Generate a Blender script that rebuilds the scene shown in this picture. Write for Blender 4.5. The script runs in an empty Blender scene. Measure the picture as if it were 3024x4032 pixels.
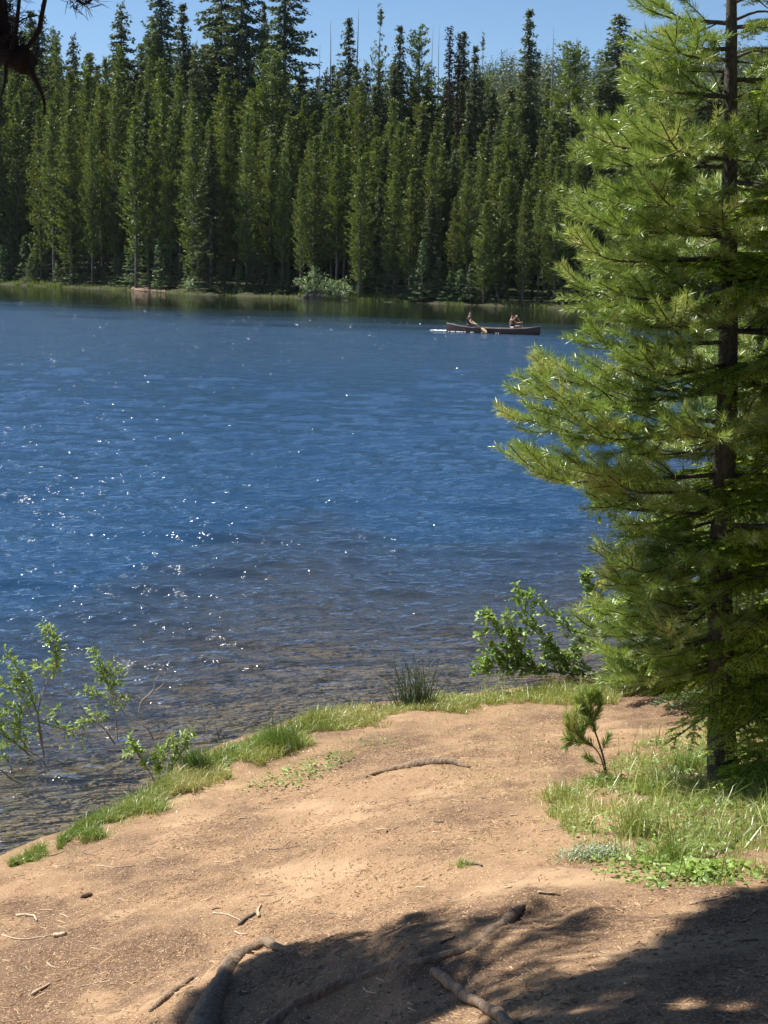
import bpy, math, random
import numpy as np
from mathutils import Vector, Matrix

C = bpy.context.scene.collection
R = math.radians
rng = np.random.default_rng(11)
random.seed(11)

# ------------------------------------------------------------------ camera
W, H, F = 768.0, 1024.0, 1593.0
CAM = np.array([0.0, 0.0, 4.5])
PITCH = math.atan((512 - 250.4) / F)
ROLL = R(1.1)
fw = np.array([0, math.cos(PITCH), -math.sin(PITCH)])
u0 = np.array([0, math.sin(PITCH), math.cos(PITCH)])
x0 = np.array([1.0, 0, 0])
RT = math.cos(ROLL) * x0 + math.sin(ROLL) * u0
UP = math.cos(ROLL) * u0 - math.sin(ROLL) * x0
cam_d = bpy.data.cameras.new('camera')
cam = bpy.data.objects.new('camera', cam_d)
C.objects.link(cam)
m = Matrix(((RT[0], UP[0], -fw[0], CAM[0]), (RT[1], UP[1], -fw[1], CAM[1]), (RT[2], UP[2], -fw[2], CAM[2]), (0, 0, 0, 1)))
cam.matrix_world = m
cam_d.sensor_fit = 'VERTICAL'
cam_d.sensor_height = 36.0
cam_d.lens = 36.0 * F / H
cam_d.clip_end = 6000
cam_d.clip_start = 0.05
bpy.context.scene.camera = cam

# ------------------------------------------------------------------ light
SUN_AZ, SUN_EL = 63.0, 54.0         # degrees to the left of the view, and above the horizon
HAZE = .00004
S = np.array([-math.sin(R(SUN_AZ)) * math.cos(R(SUN_EL)), math.cos(R(SUN_AZ)) * math.cos(R(SUN_EL)), math.sin(R(SUN_EL))])
world = bpy.data.worlds.new('World')
bpy.context.scene.world = world
world.use_nodes = True
nt = world.node_tree
sky = nt.nodes.new('ShaderNodeTexSky')
sky.sky_type = 'NISHITA'
sky.sun_disc = False
sky.sun_elevation = R(SUN_EL)
sky.sun_rotation = R(-SUN_AZ)
sky.altitude = 1500
sky.air_density = 1.0
sky.dust_density = 0.0
sky.ozone_density = 6.0
nt.links.new(sky.outputs[0], nt.nodes['Background'].inputs[0])
nt.nodes['Background'].inputs[1].default_value = 0.062
sl = bpy.data.lights.new('sun', 'SUN')
sl.energy = 5.0
sl.angle = R(0.53)
sl.color = (1.0, 0.95, 0.86)
so = bpy.data.objects.new('sun', sl)
so.rotation_euler = Vector(S).to_track_quat('Z', 'Y').to_euler()
so.location = (-20, 10, 30)
C.objects.link(so)
vs = bpy.context.scene.view_settings
bpy.context.scene.display_settings.display_device = 'sRGB'
vs.view_transform = 'Standard'
vs.look = 'None'
vs.exposure = 0.97
vs.gamma = 1
cy = bpy.context.scene.cycles
cy.max_bounces = 6
cy.transparent_max_bounces = 12
cy.volume_bounces = 0
cy.sample_clamp_indirect = 6
cy.sample_clamp_direct = 45


# ------------------------------------------------------------------ helpers
def ray(u, v):
    d = fw + (u - W / 2) / F * RT + (H / 2 - v) / F * UP
    return d


def at(u, v, y):
    d = ray(u, v)
    return CAM + d * ((y - CAM[1]) / d[1])


def onz(u, v, z=0.0):
    d = ray(u, v)
    return CAM + d * ((z - CAM[2]) / d[2])


def proj(p):
    d = np.asarray(p) - CAM
    k = d @ fw
    return W / 2 + F * (d @ RT) / k, H / 2 - F * (d @ UP) / k


def sm(t):
    t = np.clip(t, 0, 1)
    return t * t * (3 - 2 * t)


_lat = np.random.default_rng(5).random((256, 256))


def vnoise(x, y):
    xi = np.floor(x).astype(int); yi = np.floor(y).astype(int)
    fx = sm(x - xi); fy = sm(y - yi)
    a = _lat[xi & 255, yi & 255]; b = _lat[(xi + 1) & 255, yi & 255]
    c = _lat[xi & 255, (yi + 1) & 255]; d = _lat[(xi + 1) & 255, (yi + 1) & 255]
    return (a * (1 - fx) + b * fx) * (1 - fy) + (c * (1 - fx) + d * fx) * fy - 0.5


def fbm(x, y, o=4):
    s = 0; a = 1.0
    for k in range(o):
        s = s + a * vnoise(x * 2 ** k + 17.3 * k, y * 2 ** k + 9.1 * k)
        a *= 0.5
    return s


# shorelines (traced at water level)
_near = [onz(u, v) for u, v in [(-60, 876), (0, 862), (40, 850), (70, 832), (120, 808), (155, 790), (185, 765), (232, 745), (287, 726),
                                (350, 712), (417, 706), (510, 694), (574, 688), (616, 678), (690, 668), (770, 660)]]
nx = [-400, -60, -12, -6] + [p[0] for p in _near] + [8, 14, 40, 75, 80]
ny = [-120, -8, 6.0, 8.8] + [p[1] for p in _near] + [24, 30, 80, 160, 400]
_far = [onz(u, v) for u, v in [(-150, 279), (0, 284), (125, 290), (190, 294), (300, 298), (420, 303), (560, 308), (640, 311.5), (768, 317), (900, 322)]]
fx_ = [-420] + [p[0] for p in _far] + [75, 90, 420]
fy_ = [330] + [p[1] for p in _far] + [112, 100, 90]


def ys(x): return (np.interp(x - .25, nx, ny) + np.interp(x, nx, ny) + np.interp(x + .25, nx, ny)) / 3
def yf(x): return np.interp(x, fx_, fy_)


def sdist(x, y):
    sl_ = (ys(x + 1.6) - ys(x - 1.6)) / 3.2
    return (ys(x) - y) / np.sqrt(1 + sl_ ** 2)


def mounds(x, y):
    z = 0
    for (u, v, r, h) in MOUNDS:
        z = z + h * np.exp(-((x - u) ** 2 + (y - v) ** 2) / r ** 2)
    return z


MOUNDS = []


def ground_z(x, y):
    x = np.asarray(x, float); y = np.asarray(y, float)
    s = sdist(x, y)
    s = s + 0.10 * fbm(x * 1.6, y * 1.6, 3)
    sc_ = np.clip(s, 0, 11)
    zn = 0.11 * sm(s / 0.22) + 0.115 * sc_ + 0.0085 * sc_ ** 2 + 0.03 * np.clip(s - 11, 0, 60)
    zn = zn + (0.013 * fbm(x * 2.7 + 5, y * 2.7, 2) + 0.07 * fbm(x * .9, y * .9, 3) + 0.018 * fbm(x * 5, y * 5, 3) + 0.007 * fbm(x * 22, y * 22, 2)) * sm(s / 0.4)
    zn = zn + mounds(x, y)
    f = y - yf(x) + 1.5 * fbm(x * .08, y * .08, 3) * .5
    fc = np.clip(f, 0, 1e5)
    zf = 0.3 * sm(f / .8) + 0.03 * np.clip(fc, 0, 15) + 0.10 * np.clip(fc - 15, 0, 60) + 0.9 * fbm(x * .05, y * .05, 3) * sm(f / 20)
    rise = sm((y - 260) / 520.0)
    zf = zf + rise * (42 + 30 * sm((x / np.maximum(y, 1) - .0) / .075) + 8 * fbm(x * .006 + 3, y * .006, 3) + 0.012 * np.clip(x, -400, 400))
    dep = np.minimum(np.clip(-s, 0, 1e5) * 0.075 + np.clip(-s - 7, 0, 1e5) * .2, 3.5)
    depf = np.minimum(np.clip(-f, 0, 1e5) * 0.15, 2.5)
    zb = -np.minimum(dep, depf) - .02 + .02 * fbm(x * 4, y * 4, 2) * (dep < 2)
    return np.where(s > 0, zn, np.where(f > 0, zf, zb))


def gz(x, y): return float(ground_z(np.array([x]), np.array([y]))[0])


def ong(u, v):
    """where the ray of a photo pixel meets the near ground"""
    d = ray(u, v)
    t = np.linspace(3, 30, 2800)
    P = CAM[None] + d[None] * t[:, None]
    z = ground_z(P[:, 0], P[:, 1])
    k = np.argmax(P[:, 2] < np.maximum(z, 0))
    return np.array([P[k, 0], P[k, 1], max(z[k], 0)])


class MB:
    """collects vertices, faces and per-vertex floats; build() links them as one mesh object"""
    def __init__(s):
        s.v = []; s.f3 = []; s.f4 = []; s.a = []; s.n = 0

    def add(s, v, f3=None, f4=None, a=0.5):
        v = np.asarray(v, float).reshape(-1, 3)
        if len(v) == 0: return
        s.v.append(v)
        s.a.append(np.full(len(v), a, float) if np.isscalar(a) else np.asarray(a, float))
        if f3 is not None and len(f3): s.f3.append(np.asarray(f3, int) + s.n)
        if f4 is not None and len(f4): s.f4.append(np.asarray(f4, int) + s.n)
        s.n += len(v)

    def tube(s, pts, rad, n=6, a=0.5, cap=True, wob=0.0):
        pts = np.asarray(pts, float); k = len(pts)
        rad = np.full(k, rad, float) if np.isscalar(rad) else np.asarray(rad, float)
        T = np.gradient(pts, axis=0)
        T /= np.linalg.norm(T, axis=1)[:, None] + 1e-9
        ref = np.array([0.31, 0.17, 0.93]) if abs(T[0][2]) < .8 else np.array([1.0, .1, 0])
        A = np.cross(T, ref); A /= np.linalg.norm(A, axis=1)[:, None] + 1e-9
        B = np.cross(T, A)
        th = np.arange(n) * 2 * np.pi / n
        rr = rad[:, None, None]
        if wob: rr = rr * (1 + wob * (rng.random((k, n, 1)) - .5))
        V = pts[:, None] + rr * (np.cos(th)[None, :, None] * A[:, None] + np.sin(th)[None, :, None] * B[:, None])
        i = np.arange(k - 1)[:, None] * n; j = np.arange(n)[None]; j2 = (j + 1) % n
        q = np.stack([i + j, i + j2, i + n + j2, i + n + j], -1).reshape(-1, 4)
        V = V.reshape(-1, 3)
        f3 = []
        if cap:
            V = np.vstack([V, pts[0:1], pts[-1:]])
            c0, c1 = k * n, k * n + 1
            f3 = [(c0, (t + 1) % n, t) for t in range(n)] + [(c1, (k - 1) * n + t, (k - 1) * n + (t + 1) % n) for t in range(n)]
        s.add(V, f3, q, a)

    def build(s, name, mat, parent=None, smooth=False, loc=None):
        v = np.vstack(s.v) if s.v else np.zeros((0, 3))
        if loc is not None: v = v - np.asarray(loc)
        f3 = np.vstack(s.f3) if s.f3 else np.zeros((0, 3), int)
        f4 = np.vstack(s.f4) if s.f4 else np.zeros((0, 4), int)
        me = bpy.data.meshes.new(name)
        me.vertices.add(len(v)); me.vertices.foreach_set('co', v.astype(np.float32).ravel())
        me.loops.add(f3.size + f4.size)
        me.loops.foreach_set('vertex_index', np.concatenate([f3.ravel(), f4.ravel()]).astype(np.int32))
        nf = len(f3) + len(f4)
        me.polygons.add(nf)
        tot = np.concatenate([np.full(len(f3), 3), np.full(len(f4), 4)]).astype(np.int32)
        st = np.concatenate([[0], np.cumsum(tot)[:-1]]).astype(np.int32) if nf else tot
        me.polygons.foreach_set('loop_start', st)
        me.polygons.foreach_set('loop_total', tot)
        if smooth: me.polygons.foreach_set('use_smooth', np.ones(nf, bool))
        at_ = me.attributes.new('rnd', 'FLOAT', 'POINT')
        at_.data.foreach_set('value', np.concatenate(s.a).astype(np.float32))
        me.update(calc_edges=True)
        me.materials.append(mat)
        o = bpy.data.objects.new(name, me)
        C.objects.link(o)
        if parent is not None: o.parent = parent
        if loc is not None: o.location = loc
        return o


def tag(o, label=None, cat=None, group=None, kind=None):
    if label: o['label'] = label
    if cat: o['category'] = cat
    if group: o['group'] = group
    if kind: o['kind'] = kind
    return o


def empty(name, loc, label, cat, group=None):
    o = bpy.data.objects.new(name, None)
    C.objects.link(o); o.location = loc
    o.empty_display_size = .2
    return tag(o, label, cat, group)


def copy_tree(o, loc, rz, sc, label=None, group=None):
    r = o.copy(); C.objects.link(r)
    r.location = loc; r.rotation_euler = (0, 0, rz)
    r.scale = sc if hasattr(sc, '__len__') else (sc, sc, sc)
    for ch in o.children:
        c = ch.copy(); C.objects.link(c); c.parent = r
    if label: r['label'] = label
    if group: r['group'] = group
    return r


# ------------------------------------------------------------------ materials
class N:
    def __init__(s, name):
        s.m = bpy.data.materials.new(name); s.m.use_nodes = True
        s.t = s.m.node_tree; s.t.nodes.clear()
        s.out = s.t.nodes.new('ShaderNodeOutputMaterial')

    def n(s, ty, **k):
        x = s.t.nodes.new('ShaderNode' + ty)
        for a, b in k.items():
            if a.startswith('_'): setattr(x, a[1:], b)
        return x

    def l(s, a, b): s.t.links.new(a, b)

    def val(s, sock, v):
        if isinstance(v, bpy.types.NodeSocket): s.l(v, sock)
        else: sock.default_value = v

    def math(s, op, a, b=0.0, clamp=False):
        x = s.n('Math', _operation=op, _use_clamp=clamp); s.val(x.inputs[0], a); s.val(x.inputs[1], b); return x.outputs[0]

    def noise(s, vec, scale, detail=3, rough=.55, out='Fac'):
        x = s.n('TexNoise'); s.val(x.inputs['Vector'], vec); x.inputs['Scale'].default_value = scale
        x.inputs['Detail'].default_value = detail; x.inputs['Roughness'].default_value = rough
        return x.outputs[out]

    def ramp(s, fac, stops):
        x = s.n('ValToRGB'); s.l(fac, x.inputs[0]); e = x.color_ramp.elements
        while len(e) < len(stops): e.new(0.5)
        for i, (p, c) in enumerate(stops):
            e[i].position = p; e[i].color = (*c, 1) if hasattr(c, '__len__') else (c, c, c, 1)
        return x.outputs[0]

    def mix(s, fac, a, b, blend='MIX'):
        x = s.n('Mix', _data_type='RGBA', _blend_type=blend)
        s.val(x.inputs[0], fac)
        s.val(x.inputs[6], (*a, 1) if isinstance(a, tuple) else a)
        s.val(x.inputs[7], (*b, 1) if isinstance(b, tuple) else b)
        return x.outputs[2]

    def pos(s): return s.n('NewGeometry').outputs['Position']
    def obj(s): return s.n('TexCoord').outputs['Object']
    def rnd(s): return s.n('Attribute', _attribute_name='rnd').outputs['Fac']
    def mapv(s, vec, scale, rot=(0, 0, 0)):
        x = s.n('Mapping'); s.l(vec, x.inputs[0]); x.inputs['Scale'].default_value = scale; x.inputs['Rotation'].default_value = rot
        return x.outputs[0]

    def bsdf(s, col, rough=.8, spec=.3, bump=None, bstr=.3, bdist=.01, **kw):
        p = s.n('BsdfPrincipled')
        s.val(p.inputs['Base Color'], (*col, 1) if isinstance(col, tuple) else col)
        s.val(p.inputs['Roughness'], rough)
        p.inputs['Specular IOR Level'].default_value = spec
        if bump is not None:
            b = s.n('Bump'); b.inputs['Strength'].default_value = bstr; b.inputs['Distance'].default_value = bdist
            s.l(bump, b.inputs['Height']); s.l(b.outputs[0], p.inputs['Normal'])
        for k, v in kw.items(): p.inputs[k].default_value = v
        return p


def leaf_mat(name, c1, c2, c3=None, trans=.35, gloss=.05, rough=.5, objvar=.0, nscale=1.2):
    """foliage: colour c1..c2 from leaf to leaf, c3 on some clumps; light passes through"""
    k = N(name)
    col = k.mix(k.rnd(), c1, c2)
    nz = k.noise(k.obj(), nscale, 2)
    if c3: col = k.mix(k.ramp(nz, [(.52, 0.0), (.7, 1.0)]), col, c3)
    hv = k.n('HueSaturation')
    k.l(col, hv.inputs['Color'])
    if objvar:
        oi = k.n('ObjectInfo').outputs['Random']
        k.l(k.math('ADD', k.math('MULTIPLY', oi, .05 * objvar), .5 - .025 * objvar), hv.inputs['Hue'])
        o2 = k.math('FRACT', k.math('MULTIPLY', oi, 7.31))
        k.l(k.math('ADD', k.math('MULTIPLY', o2, .7 * objvar), 1 - .35 * objvar), hv.inputs['Value'])
    col = hv.outputs[0]
    d = k.n('BsdfDiffuse'); k.l(col, d.inputs[0])
    t = k.n('BsdfTranslucent'); k.l(k.mix(.35, col, (.30, .36, .02)), t.inputs[0])
    a = k.n('MixShader'); a.inputs[0].default_value = trans; k.l(d.outputs[0], a.inputs[1]); k.l(t.outputs[0], a.inputs[2])
    g = k.n('BsdfGlossy'); g.inputs['Roughness'].default_value = rough; g.inputs[0].default_value = (.9, .95, .9, 1)
    b = k.n('MixShader'); b.inputs[0].default_value = gloss; k.l(a.outputs[0], b.inputs[1]); k.l(g.outputs[0], b.inputs[2])
    k.l(b.outputs[0], k.out.inputs[0])
    return k.m


def bark_mat(name, c1, c2, scale=8, stretch=.2, bd=.02, grey=.35):
    k = N(name)
    v = k.mapv(k.obj(), (scale, scale, scale * stretch))
    nz = k.noise(v, 3.0, 6, .65)
    n2 = k.noise(k.obj(), 1.3, 3)
    col = k.mix(k.ramp(nz, [(.35, 0.), (.65, 1.)]), c1, c2)
    col = k.mix(k.math('MULTIPLY', n2, grey), col, (.42, .40, .36))
    k.l(k.bsdf(col, .85, .25, nz, .8, bd).outputs[0], k.out.inputs[0])
    return k.m


def plain_mat(name, c, rough=.7, spec=.3, var=.25, sc=20, bump=.0):
    k = N(name)
    nz = k.noise(k.obj(), sc, 4)
    col = k.mix(k.math('MULTIPLY', nz, var * 1.6), c, tuple(x * .35 for x in c))
    k.l(k.bsdf(col, rough, spec, nz if bump else None, bump, .01).outputs[0], k.out.inputs[0])
    return k.m


M = {}
M['pine_far'] = leaf_mat('lodgepole foliage', (.042, .078, .017), (.135, .18, .038), (.22, .24, .05), .24, .03, .5, .65, .35)
M['spruce_far'] = leaf_mat('spruce foliage', (.034, .058, .030), (.080, .11, .048), (.12, .13, .05), .18, .03, .5, 1.0, .4)
M['fir_far'] = leaf_mat('young fir foliage', (.04, .09, .035), (.09, .16, .06), (.12, .2, .07), .3, .05, .5, .8, .6)
M['dead_far'] = leaf_mat('dead needles', (.022, .014, .012), (.045, .026, .020), None, .1, .0, .6, .5)
M['bush_far'] = leaf_mat('willow leaves far', (.16, .26, .10), (.28, .38, .16), None, .35, .08, .4, .4)
M['bark_far'] = bark_mat('conifer bark', (.03, .022, .018), (.07, .058, .05), 3, .2, .03)
M['snag'] = bark_mat('grey dead wood', (.16, .145, .13), (.30, .28, .26), 3, .2, .02)
M['pine'] = leaf_mat('pine needles', (.085, .18, .03), (.38, .51, .10), (.50, .52, .16), .32, .09, .40, 0, 3)
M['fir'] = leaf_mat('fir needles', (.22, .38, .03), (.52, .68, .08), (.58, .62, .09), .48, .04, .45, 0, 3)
M['fir_dark'] = leaf_mat('shaded fir needles', (.03, .06, .018), (.075, .125, .035), (.10, .13, .04), .3, .03, .45, 0, 2)  # darker copy of the fir needles, the shade put into its colour
M['bark'] = bark_mat('dark fir bark', (.03, .022, .018), (.13, .105, .085), 16, .45, .03, .12)
M['twig'] = bark_mat('pine twig bark', (.13, .075, .04), (.26, .16, .09), 30, .4, .004)
M['limb'] = bark_mat('shade-blackened bark', (.008, .007, .006), (.022, .018, .016), 10, .3, .01, .0)  # the black stands in for the shade on limb and needles
M['root'] = bark_mat('weathered root', (.15, .10, .065), (.38, .27, .18), 14, .3, .05, .12)
M['willow'] = leaf_mat('willow leaves', (.20, .34, .06), (.42, .54, .15), None, .42, .03, .5)
M['alder'] = leaf_mat('alder leaves', (.13, .26, .045), (.32, .44, .12), None, .40, .035, .45)
M['grey_leaf'] = leaf_mat('grey green leaves', (.20, .26, .15), (.32, .38, .22), None, .2, .05, .5)
M['grass'] = leaf_mat('grass blades', (.13, .24, .035), (.40, .42, .13), (.46, .43, .17), .35, .06, .4, 0, 1.1)
M['rush'] = leaf_mat('dark rush stems', (.03, .06, .022), (.07, .11, .035), None, .1, .10, .35)
M['reed_far'] = leaf_mat('lakeside sedge', (.07, .12, .03), (.20, .25, .07), None, .35, .03, .5)
M['willow_bark'] = bark_mat('willow bark', (.14, .09, .06), (.33, .26, .19), 25, .3, .004)
M['red_twig'] = bark_mat('reddish twigs', (.25, .10, .06), (.40, .22, .14), 25, .3, .003)
M['stick'] = bark_mat('dry sticks', (.36, .26, .17), (.60, .47, .33), 20, .3, .004)
M['stick_dark'] = bark_mat('dark sticks', (.05, .032, .024), (.12, .085, .06), 20, .3, .004)


def ground_mat():
    k = N('trodden earth')
    p = k.pos()
    big = k.noise(p, .55, 4, .6); med = k.noise(p, 2.6, 4, .6); fine = k.noise(p, 26, 5, .7); grit = k.noise(p, 95, 3, .7)
    col = k.mix(k.ramp(k.math('ADD', k.math('MULTIPLY', big, .6), k.math('MULTIPLY', med, .4)), [(.43, 0.), (.54, 1.)]), (.118, .072, .045), (.262, .168, .096))
    col = k.mix(k.ramp(fine, [(.34, .7), (.50, 0.)]), col, (.24, .145, .085))
    col = k.mix(k.ramp(grit, [(.56, 0.), (.70, 1.)]), col, (.68, .50, .33))
    col = k.mix(k.ramp(grit, [(.28, .6), (.36, 0.)]), col, (.09, .055, .035))
    col = k.mix(k.ramp(k.noise(p, 1.1, 4, .65), [(.57, 0.), (.66, .8)]), col, (.37, .255, .155))
    # z below the water: wet silt; far side: forest litter
    sep = k.n('SeparateXYZ'); k.l(p, sep.inputs[0])
    wet = k.math('SUBTRACT', .5, k.math('MULTIPLY', sep.outputs[2], 9.0), True)
    bed = k.mix(k.ramp(fine, [(.4, 0.), (.6, 1.)]), (.15, .11, .075), (.36, .27, .18))
    col = k.mix(wet, col, bed)
    farg = k.math('SUBTRACT', k.math('MULTIPLY', sep.outputs[1], .01), 2.2, True)
    farf = k.math('SUBTRACT', k.math('MULTIPLY', sep.outputs[1], .02), 1.2, True)
    col = k.mix(farf, col, k.mix(med, (.030, .027, .017), (.06, .065, .030)))
    col = k.mix(farg, col, (.022, .040, .022))
    h = k.math('ADD', k.math('MULTIPLY', fine, .6), k.math('MULTIPLY', grit, .35))
    k.l(k.bsdf(col, .92, .15, h, .7, .018).outputs[0], k.out.inputs[0])
    return k.m


M['ground'] = ground_mat()



def water_mat():
    k = N('lake water')
    p = k.pos()
    dep = k.rnd()                      # water depth in metres at each point of the lake
    dfar = k.n('Attribute', _attribute_name='lee').outputs['Fac']   # metres of open water to the far shore
    calmb = k.ramp(k.math('MULTIPLY', k.math('ADD', dfar, k.math('MULTIPLY', k.noise(k.mapv(p, (.3, 1, 1)), .25, 3), 30)), .01), [(.44, 0.), (.72, 1.)])
    def wave(sx, sy, rot, sc, det=2):
        return k.noise(k.mapv(p, (sx, sy, 1), (0, 0, rot)), sc, det, .6)
    w1 = wave(.45, 1.0, .12, 3.0, 3)
    w2 = wave(.5, 1.0, -.25, 9.0, 3)
    w3 = wave(.3, 1.0, .05, .8, 2)
    h = k.math('ADD', k.math('ADD', k.math('MULTIPLY', w1, WV[0]), k.math('MULTIPLY', w2, WV[1])), k.math('MULTIPLY', w3, WV[2]))
    calm = k.noise(k.mapv(p, (.25, 1, 1)), .12, 2)
    h = k.math('MULTIPLY', k.math('MULTIPLY', h, k.ramp(calm, [(.3, .75), (.65, 1.0)])), k.math('ADD', .12, k.math('MULTIPLY', calmb, .88)))
    b = k.n('Bump'); b.inputs['Strength'].default_value = 1.0; b.inputs['Distance'].default_value = 1.0
    k.l(h, b.inputs['Height'])
    # glints put in by shape: added facets leaned to mirror the sun, denser far left
    vo = k.n('TexVoronoi'); k.l(k.mapv(p, (1, .25, 1)), vo.inputs['Vector']); vo.inputs['Scale'].default_value = 11.0
    rv = k.n('VectorMath', _operation='SUBTRACT'); k.l(vo.outputs['Color'], rv.inputs[0]); rv.inputs[1].default_value = (.5, .5, .5)
    rs = k.n('VectorMath', _operation='MULTIPLY'); k.l(rv.outputs[0], rs.inputs[0]); rs.inputs[1].default_value = (.42, .42, 0)
    ad = k.n('VectorMath', _operation='ADD'); k.l(rs.outputs[0], ad.inputs[0]); k.l(b.outputs[0], ad.inputs[1])
    bi = k.n('VectorMath', _operation='ADD'); k.l(ad.outputs[0], bi.inputs[0]); bi.inputs[1].default_value = GLINT_TILT
    nm = k.n('VectorMath', _operation='NORMALIZE'); k.l(bi.outputs[0], nm.inputs[0])
    w4 = k.n('TexWhiteNoise'); k.l(vo.outputs['Position'], w4.inputs[0])
    core = k.math('LESS_THAN', vo.outputs['Distance'], .24)
    sp = k.n('SeparateXYZ'); k.l(p, sp.inputs[0]); X, Y = sp.outputs[0], sp.outputs[1]
    glint_mask = k.math('SUBTRACT', k.math('MULTIPLY', Y, .0042), k.math('ADD', k.math('MULTIPLY', X, .017), .16), True)
    sel = k.math('MULTIPLY', k.math('LESS_THAN', w4.outputs[0], k.math('MULTIPLY', glint_mask, .15)), core)
    sel = k.math('MULTIPLY', sel, k.math('GREATER_THAN', dfar, 40.0))
    nmx = k.n('Mix', _data_type='VECTOR'); k.l(sel, nmx.inputs[0]); k.l(b.outputs[0], nmx.inputs[4]); k.l(nm.outputs[0], nmx.inputs[5])
    nrm = nmx.outputs[1]
    fr = k.n('Fresnel'); fr.inputs[0].default_value = 1.6; k.l(b.outputs[0], fr.inputs['Normal'])
    gl = k.n('BsdfGlossy'); k.l(k.math('ADD', .03, k.math('MULTIPLY', calmb, k.math('MULTIPLY', k.math('SUBTRACT', k.math('MULTIPLY', Y, .02), .3, True), .13))), gl.inputs['Roughness']); k.l(b.outputs[0], gl.inputs['Normal']); g2 = k.n('BsdfGlossy'); g2.inputs['Roughness'].default_value = .09; k.l(nm.outputs[0], g2.inputs['Normal']); gm = k.n('MixShader'); k.l(sel, gm.inputs[0]); k.l(gl.outputs[0], gm.inputs[1]); k.l(g2.outputs[0], gm.inputs[2]); gl.inputs[0].default_value = (1, 1, 1, 1)
    body = k.n('BsdfDiffuse'); k.l(k.mix(calmb, (.008, .014, .006), k.mix(k.ramp(k.math('MULTIPLY', dep, 1.2), [(.0, 0.), (1., 1.)]), (.046, .056, .066), (.015, .046, .096))), body.inputs[0])  # dark green near the far shore: the forest's reflection put into the colour
    tr = k.n('BsdfTransparent'); tr.inputs[0].default_value = (.80, .84, .80, 1)
    clear = k.math('POWER', 2.718, k.math('MULTIPLY', dep, -2.7))
    sub = k.n('MixShader'); k.l(clear, sub.inputs[0]); k.l(body.outputs[0], sub.inputs[1]); k.l(tr.outputs[0], sub.inputs[2])
    mx = k.n('MixShader'); k.l(fr.outputs[0], mx.inputs[0]); k.l(sub.outputs[0], mx.inputs[1]); k.l(gm.outputs[0], mx.inputs[2])
    k.l(mx.outputs[0], k.out.inputs[0])
    return k.m


WV = (.11, .065, .03)
GLINT_TILT = (-.60, -.84, 0)  # lean given to the added facets so they glint in the sun
M['water'] = water_mat()

# places of the big roots: the soil is heaped against them
for (u, v, r, h) in [(250, 990, .42, .12), (330, 985, .5, .10), (455, 945, .4, .07), (524, 908, .16, .10), (430, 768, .3, .04), (265, 935, .13, .05)]:
    q = ong(u, v); MOUNDS.append((q[0], q[1], r, h))

# ------------------------------------------------------------------ ground and water
def grid(name, xs, ys_, zf, mat, attr=None, smooth=True):
    X, Y = np.meshgrid(xs, ys_)
    Z = zf(X, Y)
    V = np.stack([X, Y, Z], -1).reshape(-1, 3)
    nxx = len(xs); i = np.arange(len(ys_) - 1)[:, None] * nxx; j = np.arange(nxx - 1)[None]
    q = np.stack([i + j, i + j + 1, i + nxx + j + 1, i + nxx + j], -1).reshape(-1, 4)
    b = MB(); b.add(V, None, q, attr(X, Y).ravel() if attr else .5)
    o = b.build(name, mat, None, smooth); o['kind'] = 'structure'
    return o


def steps(a, b, s0, g):
    out = [a]; s = s0
    while out[-1] < b: out.append(out[-1] + s); s *= g
    return out


xs = np.array([-x for x in steps(4.6, 900, .06, 1.07)[::-1]] + list(np.arange(-4.57, 5.6, .026)) + steps(5.63, 900, .06, 1.07))
yy = np.array([-y for y in steps(-3.0, 60, .3, 1.2)[::-1]] + list(np.arange(3.1, 5.0, .08)) + list(np.arange(5.0, 18.5, .028)) + steps(18.6, 3000, .05, 1.022))
grid('ground', xs, yy, ground_z, M['ground'])

wx = np.array([-x for x in steps(40, 420, 1, 1.2)[::-1]] + [-x for x in steps(6, 39.5, .07, 1.012)[::-1]] + list(np.arange(-5.95, 6, .055)) + steps(6.05, 39.5, .07, 1.012) + steps(40, 120, 1, 1.2))
wyl = [-120, -60, -20, 0, 4, 7]; y_ = 8.0
while y_ < 330: wyl.append(y_); y_ += max(.035, y_ * y_ / (1593 * 4.5) * .9)
wy = np.array(wyl)


def wave_z(X, Y):
    z = 0; r2 = np.random.default_rng(3)
    for k in range(30):
        lam = .24 * 1.13 ** k if k < 18 else .24 * 1.13 ** (k - 14)
        th = math.pi / 2 - .22 + r2.normal(0, .33)
        kk = 2 * math.pi / lam
        ph = kk * (X * math.cos(th) + Y * math.sin(th)) + r2.random() * 6.28 + 1.2 * vnoise(X * .5 + k, Y * .5)
        foot = Y * Y / (1593 * 4.5)
        att = np.clip(1.8 - 2.6 * foot / lam, .5, 1)
        z = z + .0088 * lam ** .6 * np.cos(ph) * att * (1 + 1.1 * vnoise(X * .35 + 3 * k, Y * .45))
    for k in range(7):
        lam = 1.3 + .35 * k; th = .75 + r2.normal(0, .12); kk = 2 * math.pi / lam
        z = z + .0028 * np.cos(kk * (X * math.cos(th) + Y * math.sin(th)) + r2.random() * 6 + 1.5 * vnoise(X * .3 + k, Y * .3)) * (1 + 1.2 * vnoise(X * .15 + 3 * k, Y * .12))
    z = z * (.03 + .97 * sm((yf(X) - Y - 30) / 26))
    s = sdist(X, Y)
    return z * (.25 + .75 * sm(-s / 2.5))


def depth(X, Y):
    s = -sdist(X, Y) ; f = yf(X) - Y
    return np.clip(np.minimum(s * .075 + np.clip(s - 7, 0, 99) * .2, np.maximum(f - 4, 0) * .055), 0, 3)


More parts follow.
